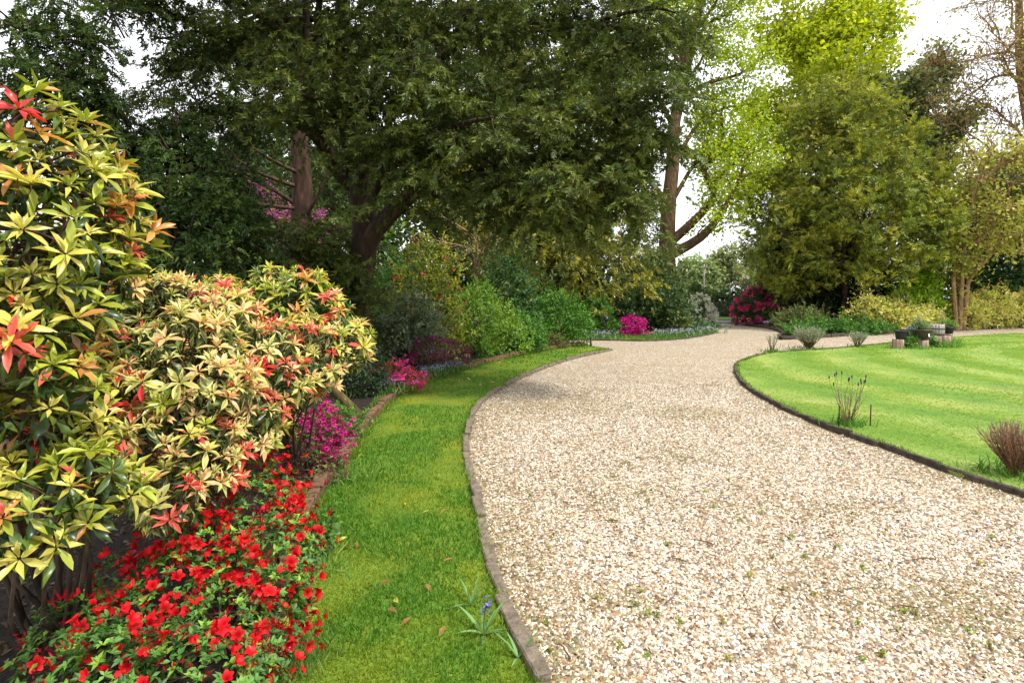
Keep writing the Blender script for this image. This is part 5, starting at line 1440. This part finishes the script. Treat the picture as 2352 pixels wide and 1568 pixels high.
lavender('sparse wiry lavender at the rounded corner of the lawn', (7.9, 17.3, .03), .5, .55, 22, SILV, bare=.6, leaf=.05, tuft=120)
lv = lavender('leggy lavender with dark purple heads between two stakes on the lawn edge', (4.22, 7.15, .035), .38, .5, 26, [(.26, .26, .18), (.32, .32, .24)], heads=14, bare=.55, tuft=170, leaf=.03, stem_c=(3, 2.5, 1.8))
lavender('bushy dusky purple lavender in wire mesh on the lawn edge', (4.52, 5.1, .035), .55, .48, 230, [(.2, .14, .14), (.28, .22, .21), (.24, .14, .09), (.26, .26, .2)], bare=.2, tuft=200, leaf=.034, stem_c=(3, 1.9, 1.4))
for x, y, lab in ((4.03, 7.02, 'thin dark stake on the bare side of the leggy lavender'), (4.47, 7.1, 'thin grey stake with wire beside the leggy lavender')):
    g = Geo(); tube(g, np.array([(x, y, 0), (x + .005, y, .15), (x + .01, y, .3)]), [.008, .008, .007], 6, (.7, .6, .5))
    o = g.build('plant_stake', M['bark'], None, True); tag(o, lab, 'stake')

# ------------------------------------------------------------------ stumps, tubs and pots on the lawn
def lathe(geo, prof, k=28, c=(1, 1, 1), center=(0, 0, 0), wob=0.0, seed=0):
    r_ = np.random.default_rng(seed)
    th = np.arange(k) / k * 2 * math.pi
    w = 1 + wob * r_.normal(size=k)
    v = np.array([[(r * w[j] if 0 < r else 0) * math.cos(th[j]), (r * w[j]) * math.sin(th[j]), z] for r, z in prof for j in range(k)]) + np.array(center)
    f = []
    for i in range(len(prof) - 1):
        for j in range(k):
            a, b_, c_, d_ = i * k + j, i * k + (j + 1) % k, (i + 1) * k + (j + 1) % k, (i + 1) * k + j
            f += [(a, b_, c_), (a, c_, d_)]
    geo.add(v, f, c)

def stump(label, x, y, r, h, seed, z=.03, mat='stump_wood', rings=True):
    root = thing('tree_stump', label, 'stump', (x, y, z))
    r_ = np.random.default_rng(seed); k = 40
    th = np.arange(k) / k * 2 * math.pi
    groove = 1 - .1 * (r_.random(k) < .22) + r_.normal(size=k) * .025
    g = Geo()
    v, f = [], []
    for i, (rr, zz) in enumerate(((1.06, -.02), (1.02, h * .2), (.98, h * .6), (.96, h * .97), (.9, h))):
        for j in range(k):
            s = r * rr * (groove[j] if i < 4 else .98)
            v.append((x + math.cos(th[j]) * s, y + math.sin(th[j]) * s, z + zz + (r_.normal() * .004 if i >= 3 else 0)))
    for i in range(4):
        for j in range(k):
            a, b_, c_, d_ = i * k + j, i * k + (j + 1) % k, (i + 1) * k + (j + 1) % k, (i + 1) * k + j
            f += [(a, b_, c_), (a, c_, d_)]
    g.add(v, f); g.build('bark', M[mat], root)
    t = Geo(); vt = np.array(v[4 * k:]); vt[:, 2] += 0.0
    t.add(np.vstack([vt, [[x, y, z + h - .006]]]), [(j, (j + 1) % k, k) for j in range(k)]); t.build('cut_face', M['grey_wood'], root)
    return root

def PT(zx, zy, Y):          # pixel in the 3240 px photograph to the 2352 px view
    return P(zx * .72593, zy * .72593, Y)
def zoomx(zx, Y): return (((2750 + zx / 6.72) * .72593) - 1176) / F * Y
Y0 = 19.0
S1 = (zoomx(615, 18.6), 18.6); S2 = (zoomx(1090, 18.7), 18.7); S3 = (zoomx(1400, 19.3), 19.3); S4 = (zoomx(1610, 19.2), 19.2); S5 = (zoomx(840, 19.6), 19.6)
stump('weathered log stump under the black pot', S1[0], S1[1], .17, .30, 1)
stump('wide grey split log stump under the brown bowl planter', S2[0], S2[1], .225, .27, 2)
stump('reddish log stump under the grey half barrel', S3[0], S3[1], .2, .36, 3)
stump('pale log stump beside the grassy tuft', S4[0], S4[1], .17, .36, 4)
stump('hidden log stump under the dark rear tub', S5[0], S5[1], .2, .34, 6)
stump('brown tree stump among the yellow shrubs', zoomx(1420, 30.2), 30.2, .42, .95, 5, .05)

def pot(label, x, y, z, prof, rim, mat, rim_mat=None):
    root = thing('plant_pot', label, 'pot', (x, y, z))
    g = Geo(); lathe(g, prof, 30, center=(x, y, z)); body = g.build('body', M[mat], root, True)
    g = Geo(); lathe(g, rim, 30, center=(x, y, z)); g.build('rim', M[rim_mat or mat], root, True)
    g = Geo(); r0, z0 = rim[-1]; lathe(g, [(r0, z0 - .02), (r0 * .5, z0 - .01), (.001, z0 - .008)], 20, center=(x, y, z)); g.build('compost', M['soil'], root)
    return root
# bowl planter
zb = .03 + .27
pot('wide brown bowl planter with a white label on its side', S2[0] + .03, S2[1], zb, [(.001, 0), (.17, 0), (.17, .05), (.2, .07), (.25, .13), (.285, .22), (.3, .3)], [(.3, .3), (.325, .3), (.325, .345), (.3, .345), (.285, .32)], 'pot_brown')
lo = bpy.data.objects.new('label_plate', bpy.data.meshes.new('label_plate'))
bm = bmesh.new(); bmesh.ops.create_cube(bm, size=1.0)
for v in bm.verts: v.co = Vector((v.co.x * .045, v.co.y * .006, v.co.z * .135))
bmesh.ops.bevel(bm, geom=list(bm.edges), offset=.002, segments=1, affect='EDGES')
bm.to_mesh(lo.data); bm.free(); lo.data.materials.append(M['white_plastic']); col.objects.link(lo)
bowl = [o for o in bpy.data.objects if o.get('label', '').startswith('wide brown bowl')][0]
lo.parent = bowl; lo.location = (.045, -.284, .185); lo.rotation_euler = (R(-14), R(4), 0)
# black pot
pot('plain black round pot standing on a log stump', S1[0] + .09, S1[1], .33, [(.001, 0), (.13, 0), (.15, .08), (.175, .25)], [(.175, .25), (.2, .25), (.2, .285), (.185, .285), (.175, .27)], 'pot_black')
# rear dark tub
pot('dark shallow tub behind the brown bowl', S5[0], S5[1], .37, [(.001, 0), (.17, 0), (.22, .12), (.245, .2)], [(.245, .2), (.27, .2), (.27, .24), (.25, .24), (.24, .22)], 'pot_brown')
# pot with dome shrub
X6 = zoomx(1665, 19.9)
stump('low log stump under the pot with the green dome', X6, 19.9, .16, .42, 8)
pot('dark pot holding a clipped green dome', X6, 19.9, .45, [(.001, 0), (.15, 0), (.18, .1), (.2, .18)], [(.2, .18), (.225, .18), (.225, .22), (.21, .22), (.2, .2)], 'pot_black')
shrub('thyme_dome', 'rounded bright green herb dome growing in the dark pot', 'plant', X6 - .05, 19.9, .3, .28, .26, [(.12, .24, .03), (.18, .3, .04), (.08, .12, .04)], 2200, .035, NEEDLE, z0=.64, k=7, ratio=.3)
shrub('thyme_plant', 'grey green wispy herb growing in the brown bowl', 'plant', S2[0] + .03, S2[1], .3, .26, .32, [(.2, .25, .12), (.26, .3, .16), (.14, .2, .06)], 1500, .06, NEEDLE, z0=.62, k=6, ratio=.16)
# blue watering-can rose / ornament
root = thing('bird_feeder', 'small blue house shaped feeder on the dark tub', 'feeder', (zoomx(885, 19.4), 19.4, .60))
bx_, by_ = zoomx(885, 19.4), 19.4
def box_obj(name, cx, cy_, cz, sx, sy, sz, mat, parent, bev=.004, rot=(0, 0, 0)):
    bm = bmesh.new(); bmesh.ops.create_cube(bm, size=1.0)
    for v in bm.verts: v.co = Vector((v.co.x * sx, v.co.y * sy, v.co.z * sz))
    bmesh.ops.bevel(bm, geom=list(bm.edges), offset=bev, segments=2, affect='EDGES')
    me = bpy.data.meshes.new(name); bm.to_mesh(me); bm.free(); me.materials.append(M[mat])
    o = bpy.data.objects.new(name, me); col.objects.link(o)
    if parent is not None:
        o.parent = parent; o.location = (cx - parent.location[0], cy_ - parent.location[1], cz - parent.location[2])
    else: o.location = (cx, cy_, cz)
    o.rotation_euler = rot
    return o
box_obj('body', bx_, by_, .655, .1, .08, .09, 'blue_plastic', root)
box_obj('roof', bx_, by_, .71, .125, .1, .02, 'blue_plastic', root, .005, (0, R(6), 0))
g = Geo(); tube(g, np.array([(bx_, by_ - .041, .66), (bx_, by_ - .045, .66)]), [.022, .022], 14); g.build('entrance', M['iron'], root)
# half barrel: staves and hoops
XB, YB, ZB = zoomx(1440, 19.35), 19.4, .39
root = thing('half_barrel', 'weathered grey half barrel with rusty iron hoops on the log stumps', 'barrel', (XB, YB, ZB))
NS = 18
RB = [.235, .25, .255, .25]
for k in range(NS):
    a = k * 2 * math.pi / NS; wdt = 2 * math.pi / NS * .96
    g = Geo(); v = []
    top = .4 + RNG.normal() * .008
    for zz, rr in zip((0, .14, .28, top), RB):
        for rad_, aa in ((rr, a - wdt / 2), (rr, a + wdt / 2), (rr - .022, a + wdt / 2), (rr - .022, a - wdt / 2)):
            v.append((XB + math.cos(aa) * rad_, YB + math.sin(aa) * rad_, ZB + zz))
    f = []
    for i in range(3):
        for j in range(4):
            p_, q_ = i * 4 + j, i * 4 + (j + 1) % 4
            f += [(p_, q_, q_ + 4), (p_, q_ + 4, p_ + 4)]
    f += [(12, 13, 14), (12, 14, 15), (0, 2, 1), (0, 3, 2)]
    g.add(v, f); g.build('stave', M['grey_wood'], root)
for z1, z2, rr in ((.235, .265, .258), (.03, .09, .246)):
    g = Geo(); lathe(g, [(rr - .003, z1), (rr + .003, z1), (rr + .003, z2), (rr - .003, z2)], 36, center=(XB, YB, ZB)); g.build('hoop', M['rust'], root)
g = Geo(); lathe(g, [(.23, .34), (.1, .35), (.001, .35)], 24, center=(XB, YB, ZB)); g.build('compost', M['soil'], root)
# ivy and long grass at the foot of the stumps
shrub('ivy_clump', 'trailing green ivy between the log stumps', 'plant', (S1[0] + S2[0]) / 2 + .02, 18.62, .3, .2, .34, [(.07, .17, .03), (.12, .25, .04), (.2, .28, .04)], 900, .06, LEAF4, z0=.03, k=5, ratio=.8)
shrub('ivy_clump', 'green ivy sprig climbing beside the half barrel stump', 'plant', S3[0] - .28, 19.0, .15, .15, .3, [(.08, .19, .03), (.14, .26, .05)], 350, .055, LEAF4, z0=.03, k=4, ratio=.8)
def tuft(name, label, x, y, n, w, h, pal, z=.03, wd=.012):
    g = Geo()
    q = np.concatenate([np.array([[x, y]]) + RNG.normal(size=(n, 2)) * w, np.full((n, 1), z)], 1)
    scatter(g, BLADE, q, unit(RNG.normal(size=(n, 3)) * .55 + np.array([0, 0, 1])), rdirs(n), h * (.5 + .8 * RNG.random(n)), wd, palette(pal, n))
    o = g.build(name, M['blade'], None, kind='stuff'); return tag(o, label, 'grass')
LG = [(.09, .22, .03), (.14, .28, .04), (.2, .32, .06)]
tuft('grass_tuft', 'long bright grass around the feet of the pale log stump', S4[0] - .05, 18.95, 420, .16, .26, LG)
tuft('grass_tuft', 'long grass beyond the pale log stump beneath the dome pot', S4[0] + .3, 19.3, 380, .13, .36, LG)
tuft('grass_tuft', 'uncut grass fringe before the two log stumps', (S1[0] + S2[0]) / 2, 18.4, 420, .28, .14, LG)
tuft('grass_tuft', 'overhanging long grass at the lawn edge by the dusky lavender', 4.75, 4.75, 700, .16, .13, LG, wd=.006)
tuft('grass_tuft', 'pale grass tuft at the corner of the red azalea and brick edging', -.92, 2.45, 320, .07, .13, [(.16, .24, .06), (.1, .2, .04)], wd=.005, z=.04)
tuft('grass_tuft', 'grass tuft against the brick edging by the ivy clump', -1.15, 3.3, 260, .08, .12, LG, wd=.005, z=.04)
tuft('grass_tuft', 'grass tuft under the edge of the purple azalea', -1.4, 5.0, 300, .12, .12, LG, wd=.006, z=.04)

# ------------------------------------------------------------------ bluebell plant in the grass strip
def strap_plant(label, x, y, z, n, L, w, flowers=0, seed=0):
    root = thing('bluebell_plant', label, 'plant', (x, y, z))
    for k in range(n):
        g = Geo()
        az = k * 2.399 + seed; el = .35 + .9 * RNG.random()
        d = np.array([math.cos(az) * math.cos(el), math.sin(az) * math.cos(el), math.sin(el)])
        pts = grow(np.array([x, y, z]), d, L * (.6 + .5 * RNG.random()), 6, .05, .1)
        hz = unit(np.cross(d, [0, 0, 1])); ww = np.array([.6, 1, 1, .9, .7, .45, .05]) * w / 2
        v = []
        for q, a in zip(pts, ww): v += [q - hz * a + [0, 0, a * .35], q, q + hz * a + [0, 0, a * .35]]
        f = []
        for i in range(6):
            for j in (0, 1):
                a = i * 3 + j; f += [(a, a + 1, a + 4), (a, a + 4, a + 3)]
        g.add(v, f, np.array([(.12, .25, .07), (.17, .3, .1), (.1, .2, .06)][k % 3])); g.build('leaf', M['leaf'], root, True)
    if flowers:
        g = Geo(); st_ = grow((x, y, z), (.1, -.1, 1), .19, 5, .06, 0); tube(g, st_, np.linspace(.003, .002, 6), 5, (1.2, 1.8, .8)); g.build('stalk', M['bark'], root)
        f = Geo(); q = np.array([at_poly(st_, .55 + .45 * RNG.random())[0] for _ in range(flowers)]) + RNG.normal(size=(flowers, 3)) * .01
        scatter(f, LEAF4, q, rdirs(flowers) + np.array([0, 0, -.3]), rdirs(flowers), .022, .012, palette([(.12, .11, .4), (.2, .17, .5)], flowers)); f.build('blossom', M['petal'], root, kind='stuff')
    return root
gx, gy = G(1112, 1475); strap_plant('bluebell with wide strap leaves and a violet flower in the grass strip', gx, gy, .035, 9, .2, .02, 26)
gx, gy = G(1080, 1405); strap_plant('smaller bluebell clump without flowers in the grass strip', gx, gy, .035, 6, .16, .014, 0, 1)
gx, gy = G(1190, 1530); strap_plant('few strap leaves bent over the stone kerb', gx, gy, .035, 4, .15, .014, 0, 2)

# ------------------------------------------------------------------ bollard lamps
def lamp(label, x, y, z, h):
    root = thing('garden_lamp', label, 'lamp', (x, y, z), 'low garden lamps')
    g = Geo(); lathe(g, [(.055, 0), (.055, .02), (.03, .05), (.026, h * .7), (.03, h * .71)], 14, center=(x, y, z)); g.build('post', M['lamp_black'], root, True)
    g = Geo(); lathe(g, [(.03, h * .7), (.07, h * .74), (.12, h * .78), (.125, h * .8)], 18, center=(x, y, z)); g.build('lamp_bowl', M['lamp_black'], root, True)
    g = Geo(); lathe(g, [(.128, h * .8), (.12, h * .86), (.085, h * .92), (.03, h * .95), (.012, h * .97), (.02, h * .985), (.001, h)], 18, center=(x, y, z)); g.build('lamp_dome', M['lamp_black'], root, True)
x, y = G(1357, 797); lamp('dark garden lamp at the tip of the bed by the emerald shrub', x, y, .03, .95)
x, y = G(1393, 776); lamp('black domed garden lamp standing on the grass verge', x, y, .03, .95)

# ------------------------------------------------------------------ gate
GY = 37.2
GX0, GX1 = (2200 - 1620) / 1800 * GY, (2316 - 1620) / 1800 * GY
mid = (GX0 + GX1) / 2
bar_me = None
def bar_mesh(h, r=.013):
    g = Geo(); tube(g, np.array([(0, 0, 0), (0, 0, h * .5), (0, 0, h - .06)]), r, 6); tube(g, np.array([(0, 0, h - .06), (0, 0, h - .04), (0, 0, h)]), [r, .016, .003], 6)
    return g.mesh('bar', M['iron'])
B1 = bar_mesh(1.42); B2 = bar_mesh(.5, .011)
for i, (x0, x1, lab) in enumerate(((GX0 + .03, mid - .02, 'black iron gate leaf half hidden by white blossom'), (mid + .02, GX1 - .03, 'black iron gate leaf hung on the pier by the pink rhododendron'))):
    root = thing('gate_leaf', lab, 'gate', (x0, GY, .04))
    for zz in (.06, .5, 1.22):
        box_obj('rail', (x0 + x1) / 2, GY, .04 + zz, x1 - x0, .018, .028, 'iron', root, .003)
    for xx in (x0 + .02, x1 - .02):
        box_obj('stile', xx, GY, .04 + .68, .035, .035, 1.3, 'iron', root, .004)
    nb = 10
    for k in range(nb):
        xx = x0 + .04 + (x1 - x0 - .08) * (k + .5) / nb
        for me, off in ((B1, 0), (B2, .055)):
            o = bpy.data.objects.new('bar', me); col.objects.link(o); o.parent = root; o.location = (xx + off - x0, -.004, .05)
    if i == 0: box_obj('lock_plate', x1 - .03, GY - .022, .72, .09, .02, .14, 'iron', root, .004)
for x, lab, m_, w, h in ((GX0 - .3, 'brick gate pier with stone base beside the white rhododendron', 'brick_wall', .6, 1.15), (GX1 + .17, 'brown gate pier beside the pink rhododendron', 'pier_stone', .3, 1.25)):
    root = thing('gate_pier', lab, 'pier', (x, GY, 0))
    box_obj('base', x, GY, .27, w, .5, .54, 'pier_stone', root, .015)
    box_obj('shaft', x, GY, .54 + (h - .54) / 2, w * .97, .47, h - .54, m_, root, .01)
    box_obj('cap', x, GY, h + .04, w * 1.12, .56, .08, 'pier_stone', root, .015)

# beyond the gate
wl = box_obj('roadside_wall', 14, 56.4, .55, 60, .25, 1.1, 'brick_wall', None, .01); tag(wl, 'low orange brick wall across the road beyond the gate', 'wall')
for k, (x, w, h) in enumerate(((17.5, 2.6, 2.9), (20.8, 2.2, 2.4), (24, 2.6, 2.6), (13.0, 2.0, 1.6))):
    under('roadside_hedge', ('dark bushy hedge across the road seen through the gate', 'clipped hedge across the road behind the pink rhododendron', 'rough hedge across the road beyond the olive yew', 'low hedge across the road behind the white blossom')[k], x, 55.0, w, 1.1, h, [(.05, .1, .02), (.12, .18, .03), (.03, .07, .02)], 2600, .24, k=8)
FAR_HAZED = [[(.22, .26, .1), (.28, .3, .11), (.17, .2, .09)], [(.26, .24, .13), (.3, .27, .15), (.2, .2, .1)], [(.19, .26, .1), (.25, .3, .11)]]  # leaf colours lightened: distance haze is painted into the far crowns
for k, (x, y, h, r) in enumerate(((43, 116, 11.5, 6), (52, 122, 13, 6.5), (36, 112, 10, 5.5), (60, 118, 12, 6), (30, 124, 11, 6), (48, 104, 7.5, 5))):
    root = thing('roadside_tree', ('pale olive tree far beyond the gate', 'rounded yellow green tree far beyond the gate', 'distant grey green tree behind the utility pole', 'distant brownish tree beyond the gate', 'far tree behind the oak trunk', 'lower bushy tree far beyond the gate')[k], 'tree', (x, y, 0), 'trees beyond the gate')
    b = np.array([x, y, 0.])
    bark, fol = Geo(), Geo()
    broad_tree(bark, fol, b, catmull([b, b + [0, 0, h * .3], b + [.3, 0, h * .75]], 1), .3, 11, r * .8, 6, 2.2, 5200, .62, FAR_HAZED[k % 3], t0=.12, spread=.75, up=.45)
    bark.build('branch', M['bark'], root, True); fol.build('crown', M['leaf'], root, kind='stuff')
pb = P(1617, 690, 72); root = thing('utility_pole', 'wooden utility pole with crossarm beyond the gate', 'pole', (pb[0], 72, 0))
g = Geo(); tube(g, np.array([(pb[0], 72, -.1), (pb[0], 72, 3), (pb[0] + .02, 72, 6.1)]), [.15, .13, .11], 8); g.build('post', M['pole_wood'], root, True)
box_obj('crossarm', pb[0], 71.85, 5.8, 1.3, .1, .12, 'pole_wood', root, .01)

# pergola beams behind the tall pieris
root = thing('pergola', 'dark timber pergola with two beams beside the drooping yew', 'pergola', (-9.0, 12.6, .1))
for yy, zz in ((12.5, 4.22), (12.9, 4.05)):
    g = Geo(); tube(g, np.array([(-10.6, yy, zz), (-9, yy, zz + .01), (-7.4, yy, zz - .02)]), [.07, .07, .07], 8, (.7, .55, .45)); g.build('beam', M['bark'], root, True)
for xx in (-10.4, -7.6):
    g = Geo(); tube(g, np.array([(xx, 12.7, .05), (xx, 12.7, 2), (xx, 12.7, 4.12)]), .07, 8, (.7, .55, .45)); g.build('post', M['bark'], root, True)

# ------------------------------------------------------------------ fallen twigs and leaves
for k, (dx, dy, L, az) in enumerate(((1310, 1520, .22, 1.9), (1575, 1295, .26, 2.6), (1530, 1390, .3, .4), (1640, 1255, .2, 2.3), (1350, 1140, .3, .2), (1270, 1020, .35, .1), (2150, 1290, .35, 2.9), (1900, 1235, .2, .8), (1420, 1200, .2, 2.8), (2050, 1400, .22, .6), (1790, 1450, .18, 2.2))):
    x, y = G(dx, dy)
    g = Geo(); tube(g, grow((x, y, .016), (math.cos(az), math.sin(az), .02), L * .8, 6, .3, 0) * np.array([1, 1, 0]) + np.array([0, 0, .017]), np.linspace(.0042, .002, 7), 5, (1.3, 1.05, .8))
    tag(g.build('fallen_twig', M['bark'], None, True), 'thin brown twig lying on the gravel drive', 'twig', 'twigs on the drive')
LM = [leaf_mesh('dry', 0), leaf_mesh('dry', 2), leaf_mesh('yellow', 2)]
for k in range(34):
    if k < 20: dx, dy = 760 + RNG.random() * 300, 1000 + RNG.random() * 450
    else: dx, dy = 1020 + RNG.random() * 130, 862 + RNG.random() * 25
    x, y = G(dx, dy, .05)
    if not in_poly(np.array([x]), np.array([y]), strip_poly)[0]: continue
    o = bpy.data.objects.new('fallen_leaf', LM[k % 3]); col.objects.link(o)
    s = .06 if k < 20 else .09
    o.location = (x, y, .062); o.rotation_euler = (RNG.normal() * .3, RNG.normal() * .3, RNG.random() * 6); o.scale = (s * .42, s, s)
    tag(o, 'dry leaf lying on the mossy grass strip', 'leaf', 'fallen leaves on the grass strip')
for k in range(64):
    dx, dy = 1150 + RNG.random() * 1150, 900 + RNG.random() * 640
    x, y = G(dx, dy)
    if in_poly(np.array([x]), np.array([y]), strip_poly)[0] or in_poly(np.array([x]), np.array([y]), lawn_poly)[0]: continue
    n = 14; g = Geo()
    q = np.concatenate([np.array([[x, y]]) + RNG.normal(size=(n, 2)) * .006, np.full((n, 1), .012)], 1)
    scatter(g, LEAF4, q, unit(RNG.normal(size=(n, 3)) + np.array([0, 0, .6])), np.tile([0, 0, 1.], (n, 1)) + rdirs(n) * .4, .016 + .012 * RNG.random(n), .011, palette([[(.16, .26, .03), (.24, .28, .04)], [(.3, .27, .05), (.24, .2, .05)], [(.22, .24, .03), (.14, .2, .03)]][k % 3], n))
    tag(g.build('weed_seedling', M['leaf'], None), ('tiny green weed sprouting in the gravel', 'small straw coloured weed tuft in the gravel', 'tiny mossy yellow green tuft in the gravel')[k % 3], 'weed', 'weeds in the gravel')
print('tris', sum(len(o.data.polygons) for o in bpy.data.objects if o.type == 'MESH'), 'objects', len(bpy.data.objects))
